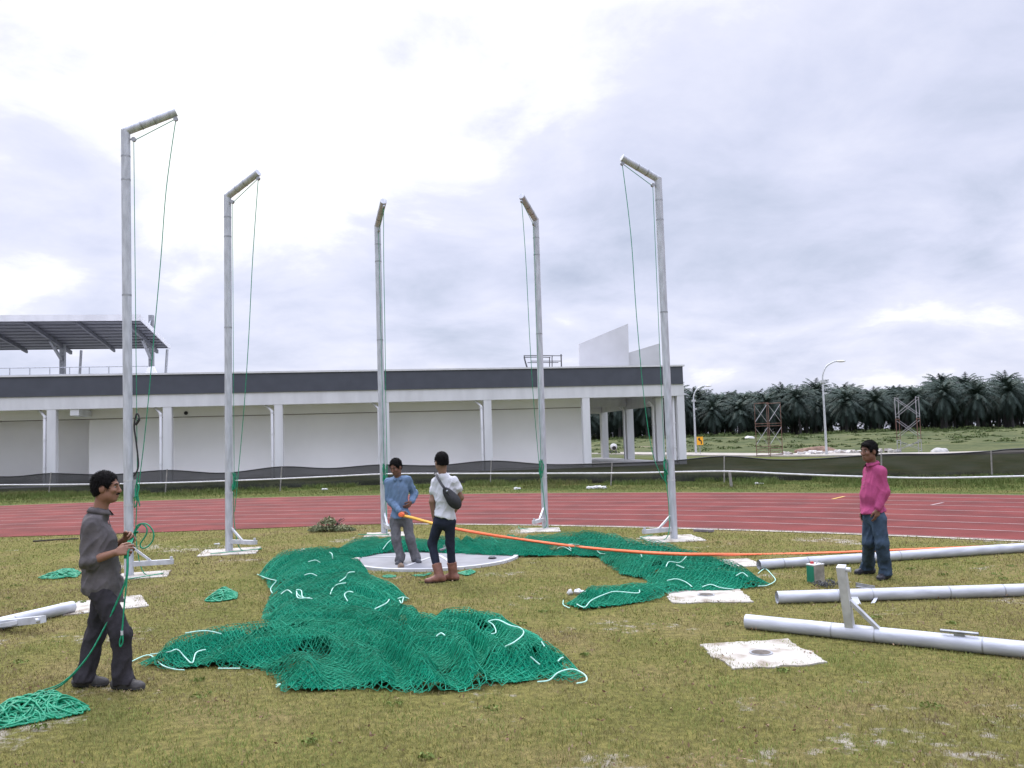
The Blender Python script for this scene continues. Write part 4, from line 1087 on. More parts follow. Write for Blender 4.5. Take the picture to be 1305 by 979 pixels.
def head_frame(fwd, up=(0, 0, 1)):
    f = nv(fwd); l = nv(np.cross(nv(up), f)); u = np.cross(f, l); return f, l, u
def add_head(fd, c, fr, s=1.0):
    f, l, u = fr; ax = [f, l, u]
    P = lambda x, y, z: np.asarray(c) + s * (f * x + l * y + u * z)
    R = lambda *r: [q * s for q in r]
    fd.ell(P(-.012, 0, .035), R(.097, .076, .088), ax, k=.02).ell(P(.028, 0, -.03), R(.066, .061, .085), ax, k=.03)
    fd.ell(P(.056, 0, -.088), R(.034, .036, .027), ax, k=.03).ell(P(.01, .045, -.062), R(.045, .02, .03), ax, k=.03).ell(P(.01, -.045, -.062), R(.045, .02, .03), ax, k=.03)
    fd.cap(P(.082, -.030, .030), P(.082, .030, .030), .011 * s, k=.015)
    for y in (-1, 1):
        fd.ell(P(.100, .031 * y, .009), R(.016, .018, .009), ax, k=.010, op='s')
        fd.ell(P(.070, .040 * y, -.018), R(.022, .020, .018), ax, k=.02)
        fd.ell(P(-.006, .078 * y, -.004), R(.024, .011, .033), nv_rows(f + l * .0, l, u), k=.008)
        fd.ell(P(.104, .009 * y, -.030), R(.011, .010, .009), ax, k=.008)
    fd.cap(P(.092, 0, .016), P(.113, 0, -.024), .009 * s, .012 * s, k=.012)
    fd.ell(P(.092, 0, -.055), R(.012, .022, .007), ax, k=.008).ell(P(.090, 0, -.068), R(.012, .019, .007), ax, k=.008)
def nv_rows(*r): return [nv(q) for q in r]
def hand_prims(fd, wr, dirv, palm_n, thumb_side, curl=(.5, .5, .55, .6), s=1.0, tcurl=.4):
    d = nv(dirv); pn = nv(np.asarray(palm_n) - d * (np.asarray(palm_n) @ d)); side = np.cross(pn, d)      # lateral axis
    if side @ np.asarray(thumb_side) < 0: side = -side
    wr = np.asarray(wr, float)
    lens = ((.040, .025, .020), (.045, .028, .021), (.041, .026, .020), (.032, .020, .017))
    for i in range(4):
        off = (.030 - .020 * i)
        k0 = wr + side * off * .55 + d * .02; k1 = wr + side * off + d * (.088 - .006 * abs(i - 1))
        fd.cap(k0 * 1, k1, .013 * s, .0115 * s, k=.012)
        ang = 0; p = k1
        for j, L in enumerate(lens[i]):
            ang += curl[i] * (1.0, 1.1, .7)[j]
            q = p + (d * math.cos(ang) + pn * math.sin(ang) + side * (.10 * (1.5 - i) if j == 0 else 0)) * L
            fd.cap(p, q, (.0098 - .0010 * j) * s, (.0092 - .0010 * j) * s, k=.004); p = q
    t0 = wr + side * .022 + d * .025; t1 = t0 + nv(side * .75 + d * .75 + pn * .25) * .042
    t2 = t1 + nv(side * .25 + d * .9 + pn * tcurl) * .032; t3 = t2 + nv(side * .0 + d * .9 + pn * (tcurl + .25)) * .026
    fd.cap(t0, t1, .0145 * s, .0125 * s, k=.012).cap(t1, t2, .0118 * s, .0105 * s, k=.006).cap(t2, t3, .0105 * s, .0085 * s, k=.004)

def person(label, org, J, mats, o):
    """J: joints relative to org; o: options"""
    J = {k: np.asarray(v, float) for k, v in J.items()}
    S = (J['shL'] + J['shR']) / 2; Hc = (J['hipL'] + J['hipR']) / 2; up = nv(S - Hc)
    lat = nv(J['shL'] - J['shR']); lat = nv(lat - up * (lat @ up)); fwd = np.cross(lat, up)
    lat2 = nv(J['hipL'] - J['hipR']); lat2 = nv(lat2 - up * (lat2 @ up)); fwd2 = np.cross(lat2, up)
    A1 = [fwd, lat, up]; A2 = [fwd2, lat2, up]; Am = [nv(fwd + fwd2), nv(lat + lat2), up]
    g = o.get('girth', 1.0); belly = o.get('belly', 0.0)
    allp = np.array([v for k, v in J.items() if k not in ('headf',)])
    lo, hi = allp.min(0) - .34, allp.max(0) + .34; lo[2] = -.02
    fr = head_frame(J['headf'], o.get('headup', (0, 0, 1)))
    # ---- body
    fd = Field(lo, hi, .0058)
    add_head(fd, J['head'], fr, o.get('hs', 1.0))
    fd.cap(J['head'] + fr[2] * -.05 + fr[0] * -.02, J['neck'] - np.array([0, 0, .03]), .050, .058, k=.03)
    fd.ell(S - up * .10, (.085 * g, .14 * g, .15), A1, k=.05).ell((S + Hc) / 2, (.08 * g, .125 * g, .18), Am, k=.06).ell(Hc, (.085 * g, .13 * g, .12), A2, k=.06)
    fd.cap(J['shL'], J['shR'], .045, k=.04)
    for s in 'LR':
        fd.cap(J['sh' + s], J['el' + s], .046 * o.get('arm', 1), .037 * o.get('arm', 1), k=.03)
        fd.cap(J['el' + s], J['wr' + s], .040 * o.get('arm', 1), .026, k=.02)
        fd.cap(J['hip' + s], J['kn' + s], .062, .045, k=.03).cap(J['kn' + s], J['an' + s], .045, .034, k=.02)
        fd.cap(J['an' + s], J['an' + s] * np.array([1, 1, 0]) + nv(J['toe' + s]) * .07 + np.array([0, 0, .036]), .032, .024, k=.015)
        if 'hd' + s in J: hand_prims(fd, J['wr' + s], J['hd' + s], J['pn' + s], J['th' + s], o['curl' + s])
    V, F = fd.mesh()
    root = mesh_np('person', V, F, mats['skin'], smooth=True, loc=org); meta(root, label, 'person', 'workers on the field')
    # ---- eyes, brows
    f, l, u = fr; hs = o.get('hs', 1.0); P = lambda x, y, z: Vector(J['head'] + hs * (f * x + l * y + u * z))
    for y in (-1, 1):
        e = MB(); e.blob(P(.0765, .031 * y, .009), .0115, 0, 8, 0); eo = e.build('eye', M_EYEW, root)
        e = MB(); e.blob(P(.0838, .031 * y, .009), .0068, 0, 6, 0); e.build('iris', M_EYED, eo)
        b_ = MB(); b_.tube(spline([P(.093, .012 * y, .030), P(.092, .030 * y, .036), P(.080, .047 * y, .029)], 4), [.004, .0045, .005, .005, .005, .005, .004, .003, .002], 6); b_.build('eyebrow', M_HAIR, root)
    if o.get('stache'):
        b_ = MB(); b_.tube(spline([P(.094, -.026, -.050), P(.107, 0, -.043), P(.094, .026, -.050)], 4), .0055, 6); b_.build('moustache', M_HAIR, root)
    # ---- hair
    hd = Field(J['head'] - .19, J['head'] + .19, .005)
    hv = o.get('hairv', 1.0); Pn = lambda x, y, z: np.asarray(P(x, y, z)); ax = [f, l, u]
    hd.ell(Pn(-.016, 0, .042), [.101 * hv, .083 * hv, .094 * hv], ax, k=.01)
    hd.ell(Pn(-.040, 0, -.015), [.066, .077, .080], ax, k=.02)
    for y in (-1, 1): hd.cap(Pn(.030, .066 * y, .04), Pn(.024, .068 * y, -.012), .014, .009, k=.015)
    if o.get('fringe'): hd.ell(Pn(.060, .016, .080), [.040, .050, .024], ax, k=.02)
    hd.ell(Pn(.114, 0, -.018), [.086, .092, .104 + o.get('brow', 0)], ax, k=.012, op='s')
    for y in (-1, 1): hd.ell(Pn(.006, .085 * y, -.024), [.032, .030, .046], ax, k=.008, op='s')
    hd.cut(Pn(-.05, 0, o.get('nape', -.065)), -u * 1.0 + f * .35)
    HV, HF = hd.mesh(); HN = normals(HV, HF); am = np.array([mnoise.noise(Vector(p * np.array([34, 34, 22]))) + .7 * mnoise.noise(Vector(p * np.array([95, 95, 40]))) for p in HV]); HV = HV + HN * (.0042 * am * o.get('tuft', 1))[:, None]
    rh = np.random.default_rng(o.get('seed', 1) + 40); pk = rh.choice(len(HV), 1500); hl = o.get('hairlen', .016)
    up_side = ((HV[pk] - np.asarray(J['head'])) @ u) > -.03; pk = pk[up_side]
    hn = HN[pk]; tv_ = f * .55 - u * .35 + rh.normal(0, .45, (len(pk), 3)); tv_ = tv_ - hn * (tv_ * hn).sum(1)[:, None]; tv_ /= np.linalg.norm(tv_, axis=1)[:, None] + 1e-9
    sd_ = np.cross(hn, tv_); ln_ = hl * rh.uniform(.6, 1.4, (len(pk), 1)); p0 = HV[pk] - hn * .002; p1 = p0 + tv_ * ln_ * .5 + hn * (ln_ * .38); p2 = p1 + tv_ * ln_ * .55 + hn * ln_ * .10
    SVh = np.stack([p0 - sd_ * .0028, p0 + sd_ * .0028, p1 + sd_ * .0022, p1 - sd_ * .0022, p2 + sd_ * .0004, p2 - sd_ * .0004], 1).reshape(-1, 3)
    kk = np.arange(len(pk))[:, None] * 6 + len(HV)
    HF = np.concatenate([HF, kk + np.array([[0, 1, 2, 3]]), kk + np.array([[3, 2, 4, 5]])]); HV = np.concatenate([HV, SVh])
    hairo = mesh_np('hair', HV, HF, M_HAIR, root, smooth=True)
    # ---- shirt
    fd = Field(lo, hi, .0075); k = .05
    fd.ell(S - up * .11 + fwd * .005, (.112 * g, .165 * g, .17), A1, k=k).ell((S + Hc) / 2 - up * .02 + fwd * belly * .6, (.108 * g + belly * .5, .150 * g, .19), Am, k=.07)
    fd.ell(Hc + up * .02 + fwd2 * belly * .3, (.120 * g + belly * .3, .162 * g, .14), A2, k=.07)
    hem = J.get('hemp', Hc - up * .06); hn = J.get('hemn', -up)
    fd.cap(Hc + up * .02, Hc - up * .12, .135 * g, .145 * g, k=.05)
    fd.cap(J['shL'] - lat * .01, J['shR'] + lat * .01, .052, k=.045).cap(J['neck'] - np.array([0, 0, .02]), J['shL'] + lat * .0, .052, .045, k=.04).cap(J['neck'] - np.array([0, 0, .02]), J['shR'], .052, .045, k=.04).cap(S + up * .02, J['neck'] - np.array([0, 0, .012]), .075, .060, k=.04)
    fd.cut(hem, hn)
    for s in 'LR':
        sl = o['sleeve' + s]      # fraction along the arm: 1 = elbow, 2 = wrist
        a, b_, c = J['sh' + s], J['el' + s], J['wr' + s]; lo_ = o.get('loose', 1.0)
        e1 = a + (b_ - a) * min(1, sl)
        fd.cap(a, e1, .056 * lo_, (.059 - .006 * min(1, sl)) * lo_, k=.04)
        if sl > 1:
            e2 = b_ + (c - b_) * (sl - 1); fd.cap(b_, e2, .055 * lo_, (.044 if sl > 1.5 else .053) * lo_, k=.02)
            q = nv(c - b_); fd.cap(e2 - q * .03, e2 - q * .005, .046 if sl > 1.5 else .058, k=.006)
        else:
            q = nv(e1 - a); fd.cap(e1 - q * .03, e1 - q * .01, (.066 - .010 * sl) * lo_, k=.01)
    for e in o.get('extra', ()): fd.cap(*e)
    V, F = fd.mesh(); V = wrinkle(V, F, o.get('fold', .010) * 1.25, 9, up + fwd * .4, o.get('seed', 1), .4, [(J['elL'], .11, .9), (J['elR'], .11, .9), (Hc + up * .06, .16, .6), (J['shL'] - up * .08, .09, .5), (J['shR'] - up * .08, .09, .5)])
    sh = mesh_np('shirt', V, F, mats['shirt'], root, smooth=True)
    if o.get('collar'):
        cb = MB(); n = 14; cn = J['neck'] + np.array([0, 0, .012])
        f2, l2, u2 = head_frame(fwd, nv(up + np.array([0, 0, 1])))
        pts = []
        for i in range(n + 1):
            a = math.pi * (.12 + 1.76 * i / n); pts.append(Vector(cn + f2 * math.cos(a) * .066 + l2 * math.sin(a) * .062 + u2 * (-.024 * math.cos(a) - .004)))
        Vc = []; Fc = []
        for i, p in enumerate(pts):
            out = (p - Vector(cn)); out.z = 0; out.normalize(); wdt = .026 + (.016 if i in (0, n) else 0)
            Vc += [p + Vector((0, 0, .016)), p + out * .010 + Vector((0, 0, .010)), p + out * (.010 + wdt * .75) - Vector((0, 0, wdt * .8)), p + out * .004 - Vector((0, 0, .02))]
        for i in range(n):
            for q in range(4): Fc.append((4 * i + q, 4 * i + (q + 1) % 4, 4 * i + 4 + (q + 1) % 4, 4 * i + 4 + q))
        cb.add(Vc, Fc, True).build('collar', mats.get('collar', mats['shirt']), sh)
        VV = V; dl = (VV - S) @ lat; du = (VV - Hc) @ up; df = VV @ fwd; pp = []
        for zt_ in np.linspace(float((S - Hc) @ up) + .015, float((S - Hc) @ up) - o.get('plen', .42), 12):
            k_ = (np.abs(dl - o.get('plk', 0)) < .022) & (np.abs(du - zt_) < .014)
            if k_.any(): i_ = np.argmax(np.where(k_, df - 1.5 * np.abs(dl), -9)); pp.append(Vector(VV[i_] + fwd * .001))
        if len(pp) > 3:
            qq = spline(pp, 3); V_, F_ = [], []
            for p_ in qq: V_ += [p_ + Vector(lat) * .016 + Vector(fwd) * .001, p_ + Vector(fwd) * .005, p_ - Vector(lat) * .016 + Vector(fwd) * .001]
            for i_ in range(len(qq) - 1): F_ += [(3 * i_, 3 * i_ + 1, 3 * i_ + 4, 3 * i_ + 3), (3 * i_ + 1, 3 * i_ + 2, 3 * i_ + 5, 3 * i_ + 4)]
            pk_ = MB().add(V_, F_, True).build('placket', mats['shirt'], sh); bt = MB()
            for p_ in pp[1::2]: bt.blob(p_ + Vector(fwd) * .006, .0045, 0, 6, 0)
            bt.build('buttons', M_POSTW, pk_)
        pp = [Vector(S + up * .0 + fwd * .095 * g), Vector(S - up * .12 + fwd * .118 * g), Vector((S + Hc) / 2 + Am[0] * (.112 * g + belly * 1.1)), Vector(Hc + fwd2 * (.125 * g + belly * .6))]
    # ---- trousers
    fd = Field(lo, hi, .0072)
    fd.ell(Hc + up * .01, (.108 * g, .150 * g, .13), A2, k=.04)
    kn, hemr = o.get('knee', .066), o.get('hemr', .060)
    for s in 'LR':
        a, b_, c = J['hip' + s], J['kn' + s], J['an' + s]
        fd.cap(a + (b_ - a) * .06, b_, .088 * o.get('thigh', 1) * g, kn, k=.035).cap(b_, c + (c - b_) * .06, kn, hemr, k=.03)
    if not o.get('boots'):
        for s in 'LR': fd.cap(J['an' + s] + np.array([0, 0, .03]), J['an' + s] + J['toe' + s] * .03 - np.array([0, 0, .025]), hemr * 1.03, hemr * 1.06, k=.02)
        fd.cut((0, 0, .050), (0, 0, -1))
    if o.get('boots'): fd.cut((0, 0, .095 + o['boots'] - .035), (0, 0, -1))
    V, F = fd.mesh(); V = wrinkle(V, F, o.get('tfold', .009) * 1.2, 8.5, (0, 0, 1), o.get('seed', 1) + 5, .6, [(J['knL'], .12, .7), (J['knR'], .12, .7), (J['anL'], .15, 1.3), (J['anR'], .15, 1.3), (Hc - up * .08, .13, .5)])
    mesh_np('trousers', V, F, mats['trousers'], root, smooth=True)
    # ---- shoes or boots
    for s in 'LR':
        an, tv = J['an' + s], nv(J['toe' + s] * np.array([1, 1, 0])); lt = np.cross([0, 0, 1], tv); ft = np.array([an[0], an[1], 0.0])
        fd = Field(ft - [.30, .30, .03], ft + [.30, .30, .40], .006)
        L = o.get('shoe', .27)
        def shoe(fd, e, top=True):
            fd.cap(ft - tv * .055 + [0, 0, .045], ft + tv * .02 + [0, 0, .045], .042 + e, .044 + e, k=.02)
            fd.cap(ft + tv * .02 + [0, 0, .045], ft + tv * (L - .115) + lt * .0 + [0, 0, .030], .044 + e, .034 + e, k=.02)
            fd.cap(ft + tv * (L - .14) - lt * .012 + [0, 0, .030], ft + tv * (L - .14) + lt * .012 + [0, 0, .030], .033 + e, k=.02)
            if top: fd.cap(ft - tv * .01 + [0, 0, .06], ft + tv * .06 + [0, 0, .055], .045, .036, k=.03)
        shoe(fd, 0)
        if o.get('boots'):
            kd = nv(J['kn' + s] - an); tp = an + kd * o['boots']
            fd.cap(ft + [0, 0, .07] - tv * .012, tp + kd * .05, .056, .066, k=.03); fd.cut(tp, kd)
        fd.cut((0, 0, .020), (0, 0, -1))
        V, F = fd.mesh(); V = wrinkle(V, F, .005, 18, (0, 0, 1), 3 + (s == 'L'), 1)
        so = mesh_np('boot' if o.get('boots') else 'shoe', V, F, mats['shoe'], root, smooth=True)
        fd = Field(ft - [.30, .30, .03], ft + [.30, .30, .10], .006); shoe(fd, .004, False); fd.cut((0, 0, .024), (0, 0, 1)).cut((0, 0, -.002), (0, 0, -1))
        V, F = fd.mesh(); mesh_np('sole', V, F, mats['sole'], so, smooth=False)
    return root, dict(S=S, Hc=Hc, up=up, fwd=fwd, lat=lat, sh=sh)

def joints(org, table, Y0):
    """table: name -> (px, py, depth offset)"""
    out = {}
    for k, (x, y, dy) in table.items(): out[k] = np.array(atd(x, y, Y0 + dy) - org)
    return out
def cloth(name, c, var=.12, bump=.25, rough=.9, scale=30): return mat(name, c, rough, 0, var, scale, bump, 160, spec=.15)

# 1. the man in the grey shirt, walking to the right with the rope
Y1 = 6.85; O1 = at(135, 877); O1.z = 0; Y1 = O1.y
T1 = dict(head=(135, 622, .02), neck=(127, 652, .02), shL=(124, 664, .15), shR=(115.5, 671, -.13), elR=(112.5, 716, -.17), wrR=(147, 704.5, -.14), elL=(137, 708, .20), wrL=(159.5, 687, .10),
          hipR=(128, 752, -.075), hipL=(134, 750, .085), knR=(154, 808, -.08), knL=(121.5, 810, .07), anR=(156, 863.5, -.06), anL=(107.5, 864.5, .05))
J1 = joints(O1, T1, Y1)
J1.update(headf=(1, .12, -.04), toeR=(1, -.18, 0), toeL=(1, .05, 0), hdR=(1, .15, .22), pnR=(.15, .95, -.35), thR=(.1, 0, 1), hdL=(.85, -.35, .38), pnL=(-.1, -.8, -.55), thL=(0, .2, 1), hemp=J1['hipR'] + np.array([-.02, 0, -.055]), hemn=(-.36, 0, -1))
mg = dict(skin=skin('brown', (.225, .112, .072)), shirt=cloth('faded dark grey shirt cloth', (.105, .096, .098), .25, .35, scale=9), trousers=cloth('charcoal trouser cloth', (.036, .033, .038)), shoe=mat('worn dark suede', (.050, .046, .045), .8, 0, .2, 20, .2), sole=mat('dark rubber sole', (.03, .03, .03), .8))
p1, i1 = person('man in a dark grey rolled-sleeve shirt holding a green rope by the tallest pole', O1, J1, mg, dict(sleeveL=1.15, sleeveR=1.12, curlR=(.55, .75, .95, 1.0), curlL=(.7, .8, .9, .9), collar=True, loose=1.05, hairv=1.0, hs=.97, tuft=1.25, hairlen=.018, stache=True, fold=.013, tfold=.012, hemr=.066, knee=.072, seed=2, girth=.97, nape=-.06, extra=[(J1['shR'] + np.array([.03, .1, -.12]), J1['hipR'] + np.array([-.02, .06, .05]), .115, .125, .06), (J1['hipL'] + np.array([.11, .0, .06]), J1['hipL'] + np.array([.165, -.03, .035]), .026, .010, .03)]))
# 2. the man in the blue shirt, standing astride on the circle
O2 = at(518, 718.5); O2.z = 0.0; Y2 = O2.y
T2 = dict(head=(504.5, 595.5, -.07), neck=(507, 609.5, .0), shR=(494.5, 615, -.0), shL=(519.5, 611.5, .03), elR=(496, 637, .0), wrR=(510, 652.5, -.17), elL=(528, 629, .13), wrL=(525, 639.5, .0),
          hipR=(503, 661, 0), hipL=(518.5, 661, .02), knR=(505, 687, -.07), knL=(522.5, 686, -.04), anR=(509.5, 711.5, -.02), anL=(528, 710.5, .03))
J2 = joints(O2, T2, Y2)
for s, q in (('R', (509.5, 718.3)), ('L', (529, 716.6))):
    g_ = at(*q, z=.02); J2['an' + s] = np.array([g_.x - O2.x, g_.y - O2.y + .04, .105])
J2.update(headf=(-.42, -.85, -.42), toeR=(-.10, -1, 0), toeL=(.45, -.85, 0), hdR=(.65, -.45, -.62), pnR=(.3, .8, -.3), thR=(.2, -.6, .6), hdL=(-.55, -.5, -.62), pnL=(-.55, .5, .3), thL=(-.2, -.9, .2), hemp=J2['hipL'] * .5 + J2['hipR'] * .5 + np.array([0, 0, .01]), hemn=(0, 0, -1))
mb2 = dict(skin=skin('deep brown', (.165, .078, .052)), shirt=cloth('washed blue shirt cloth', (.135, .20, .305), .12, .3, scale=9), trousers=cloth('mid grey trouser cloth', (.125, .122, .130)), shoe=mat('dark grey sports shoe', (.045, .047, .055), .7), sole=mat('black sole', (.03, .03, .035), .8))
p2, i2 = person('man in a blue long-sleeved shirt and grey trousers holding the orange strap', O2, J2, mb2, dict(sleeveL=1.9, sleeveR=1.9, curlR=(1.1, 1.2, 1.2, 1.2), curlL=(.35, .4, .4, .5), collar=True, plen=.17, loose=1.0, hairv=1.03, fold=.013, tfold=.010, hemr=.062, knee=.066, seed=7, girth=.92, hs=.98))
# 3. the man in the white t-shirt, seen from behind
O3 = at(564, 742); O3.z = 0; Y3 = O3.y
T3 = dict(head=(562.5, 589, -.01), neck=(564, 605, .0), shL=(555.5, 614.8, .03), shR=(578.5, 613.8, -.02), elL=(550.5, 639, .0), wrL=(553, 659, .03), elR=(587.5, 634, .03), wrR=(580, 651, .16),
          hipL=(559.5, 665, .02), hipR=(573.5, 663, -.02), knL=(550.5, 693, .10), knR=(573.5, 693, .05), anL=(560, 735, -.03), anR=(577.5, 733, .04))
J3 = joints(O3, T3, Y3)
for s, q in (('L', (559.5, 742.5)), ('R', (577, 740.2))):
    g_ = at(*q); J3['an' + s] = np.array([g_.x - O3.x, g_.y - O3.y, .095])
J3.update(headf=(-.50, .85, -.05), toeL=(-1, -.22, 0), toeR=(-.9, .35, 0), hdL=(.25, .45, -.75), pnL=(.6, .5, .5), thL=(-.4, .8, .2), hdR=(-.5, .75, -.4), pnR=(-.8, -.2, .2), thR=(.2, .4, .7), hemp=J3['hipL'] * .5 + J3['hipR'] * .5 + np.array([0, 0, .035]), hemn=(-.30, -.1, -1))
mw = dict(skin=skin('tan', (.215, .120, .082)), shirt=cloth('off white cotton', (.56, .56, .59), .05, .3, scale=9), trousers=cloth('dark navy denim', (.022, .026, .042)), shoe=mat('tan brown leather', (.200, .085, .058), .6, 0, .2, 14, .2), sole=mat('dark boot sole', (.06, .035, .028), .8))
p3, i3 = person('man in a white t-shirt and brown boots, seen from behind with a black sling bag', O3, J3, mw, dict(sleeveL=.50, sleeveR=.48, curlL=(.3, .35, .4, .4), curlR=(.5, .5, .5, .5), collar=False, hairv=1.02, nape=-.035, boots=.15, fold=.012, tfold=.006, hemr=.046, knee=.058, thigh=.92, seed=11, girth=.93, loose=1.05))
# 4. the man in the pink shirt
O4 = at(1116, 739); O4.z = 0; Y4 = O4.y
T4 = dict(head=(1107.5, 575.5, -.02), neck=(1111.5, 591.5, .0), shL=(1122.5, 601, -.11), shR=(1107, 600.5, .15), elL=(1127, 628, -.13), wrL=(1118.5, 648.5, -.16), elR=(1103, 630, .20), wrR=(1101, 650, .12),
          hipL=(1119, 660, -.08), hipR=(1109.5, 659, .08), knL=(1123.5, 692, -.10), knR=(1107.5, 690, .06), anL=(1131, 730, -.10), anR=(1110, 724, .08))
J4 = joints(O4, T4, Y4)
for s, q in (('L', (1129, 738.0)), ('R', (1107, 731.5))):
    g_ = at(*q); J4['an' + s] = np.array([g_.x - O4.x, g_.y - O4.y, .095])
J4.update(headf=(-.90, -.40, -.06), toeL=(-.72, -.60, 0), toeR=(-1, -.1, 0), hdL=(-.12, .0, -1), pnL=(-.3, .9, 0), thL=(-.9, -.2, 0), hdR=(-.15, 0, -1), pnR=(.2, -.8, 0), thR=(-1, 0, 0), hemp=(J4['hipL'] + J4['hipR']) * .5 + np.array([0, 0, .065]), hemn=(.12, 0, -1))
mp = dict(skin=skin('dark brown', (.155, .075, .050)), shirt=cloth('magenta pink cotton', (.345, .062, .155), .10, .3, scale=9), trousers=cloth('faded blue denim', (.042, .066, .100), .35, .3, scale=7), shoe=mat('dark navy leather', (.022, .022, .03), .5), sole=mat('black rubber', (.02, .02, .022), .8))
p4, i4 = person('man in a bright pink long-sleeved shirt and blue jeans by the lying poles', O4, J4, mp, dict(sleeveL=1.93, sleeveR=1.93, curlL=(.35, .4, .45, .5), curlR=(.4, .4, .4, .4), collar=True, plen=.20, belly=.045, girth=1.03, fringe=True, hairlen=.022, hairv=1.0, fold=.011, tfold=.011, hemr=.070, knee=.074, seed=19, loose=1.03))
# ---- the sling bag of the man in white
b0 = Vector(atd(555.5, 606, Y3 - .06)); b1 = Vector(atd(565.5, 621, Y3 - .175)); b2 = Vector(atd(584, 645, Y3 - .135)); b3 = Vector(atd(587, 646, Y3 - .02))
bd = (b2 - b1); bn = Vector((.1, -1, .1)).normalized(); bl_ = bd.normalized().cross(bn)
fd = Field(np.minimum(b1, b2) - .16, np.maximum(b1, b2) + .16, .006)
ax = [tuple(bd.normalized()), tuple(bl_), tuple(bn)]
mid = b1.lerp(b2, .55) + Vector((0, -.012, -.005))
fd.ell(mid, (.165, .072, .042), ax, k=.02).ell(mid + bd.normalized() * .05, (.11, .082, .045), ax, k=.03).ell(mid + bn * .02 + bd.normalized() * .03, (.09, .05, .04), ax, k=.02)
V, F = fd.mesh(); ob = np.array(mid)
bag = mesh_np('sling_bag', V - ob, F, mat('black bag fabric', (.014, .014, .016), .7, 0, .2, 30, .3, 120), smooth=True, loc=mid); meta(bag, 'black sling bag worn across the back of the man in white', 'bag')
st = MB(); sp = spline([b0 + Vector((-.02, .10, .0)), b0 + Vector((-.005, .01, .025)), Vector(atd(558.5, 610, Y3 - .125)), Vector(atd(562, 616, Y3 - .16)), b1 + Vector((0, -.01, 0)), b1.lerp(b2, .2) + Vector((0, -.02, 0))], 6)
for a, c in zip(sp[:-1], sp[1:]): st.bar(a - mid, c - mid, .034, .006, up=bn)
st.build('strap', M_BLACK, bag)
zp = MB(); zp.tube([Vector(b1.lerp(b2, .25)) + bn * .05 - mid, b1.lerp(b2, .8) + bn * .058 + bl_ * .01 - mid], .004, 6); zp.build('zip', M_DGREY, bag)
bdg = MB(); bdg.blob(b1.lerp(b2, .22) + bn * .052 + bl_ * .0 - mid, .014, 2, 6, .2); bdg.build('badge', M_STEEL, bag)
# ------------------------------------------------------------------ rope in the hands of the man in grey, with its tangle on the ground
hR = Vector(O1) + Vector(J1['wrR']) + Vector((.085, .012, .012)); hL = Vector(O1) + Vector(J1['wrL']) + Vector((.075, -.03, .03))
hr = MB()
for k in range(5):
    o_ = Vector((.006 * (k - 2), .008 * (k % 2), 0))
    hr.tube(spline([hL + Vector((.03, 0, .03)) + o_, hL + o_, hR.lerp(hL, .5) + Vector((.008 * (k - 2), -.01, 0)), hR + o_, hR + Vector((-.01, 0, -.06)) + o_], 6), .0058, 6)
lp = [atd(x, y, hL.y - .02) for x, y in ((170, 681), (176, 669), (187, 668), (195, 677), (195, 688), (188, 697), (181, 698.5), (179, 693), (186, 682), (187, 673), (180, 668), (172, 678))]
hr.tube(spline(lp, 6), .0058, 6)
gnd = at(52, 893)
dn = [hR, atd(161, 735, hR.y - .03), atd(152, 760, hR.y - .02), atd(133, 800, hR.y - .01), atd(110, 840, hR.y - .05), atd(80, 872, (hR.y + gnd.y) / 2 - .05), gnd + Vector((0, 0, .05)), gnd + Vector((-.05, -.05, .03))]
hr.tube(spline(dn, 8), .0062, 6); hr.tube(spline([p + Vector((.012, -.01, .004 * i)) for i, p in enumerate(dn)], 8), .0055, 6)
d2 = [hR + Vector((.01, -.01, 0)), atd(162, 735, hR.y - .05), atd(158.5, 770, hR.y - .05), atd(155.5, 805, hR.y - .05), atd(152.5, 818, hR.y - .05), atd(153.5, 824, hR.y - .05), atd(156.5, 818, hR.y - .05), atd(156, 806, hR.y - .05)]
hr.tube(spline(d2, 6), .0058, 6)
hrope = hr.build('handheld_rope', M_GREENROPE); meta(hrope, 'green rope held by the man in grey, trailing down to its tangle at bottom left', 'rope')
MB().tube([d2[-1] + Vector((-.003, -.002, -.02)), d2[-1] + Vector((-.003, -.002, .012))], .010, 8).build('ferrule', M_ALU2, hrope)
tg = tangle('rope_tangle', [(-40, 926), (0, 908), (30, 899), (60, 891), (92, 893), (103, 900), (117, 903), (112, 911), (92, 914), (60, 920), (20, 928), (-20, 935)], .115, 170, .0072, None, 11)
tg.parent = hrope
# ------------------------------------------------------------------ orange strap
hand = Vector(O2) + Vector(J2['wrR']) + Vector((.05, -.06, -.055))
sp = [hand, atd(524, 659.5, hand.y - .02), atd(540, 664, hand.y - .05), atd(553, 667.5, hand.y - .08), atd(578, 673.5, hand.y + .05), atd(620, 681, hand.y + .1), atd(660, 687, hand.y + .1), atd(700, 692.5, hand.y), atd(760, 699.5, hand.y - .1), atd(820, 704, hand.y - .05)]
gp = [at(875, 706.5, .03), at(960, 706.5, .025), at(1050, 704.5, .025), at(1150, 700.5, .025), at(1230, 697.5, .025), at(1305, 694, .025), at(1480, 686, .025)]
def ribbon(pts, w, th, name, M, parent=None, sag=0):
    P = spline(pts, 8); mb = MB(); V, F = [], []
    for i, p in enumerate(P):
        d = (P[min(i + 1, len(P) - 1)] - P[max(i - 1, 0)]).normalized(); side = Vector((0, .45, 1)) if p.z > .12 else Vector((0, 1, .65))
        side = (side - d * side.dot(d)).normalized(); nn = d.cross(side)
        V += [p + side * w / 2, p + nn * th, p - side * w / 2, p - nn * th]
    for i in range(len(P) - 1):
        for k in range(4): F.append((4 * i + k, 4 * i + (k + 1) % 4, 4 * i + 4 + (k + 1) % 4, 4 * i + 4 + k))
    return mb.add(V, F, True).build(name, M, parent)
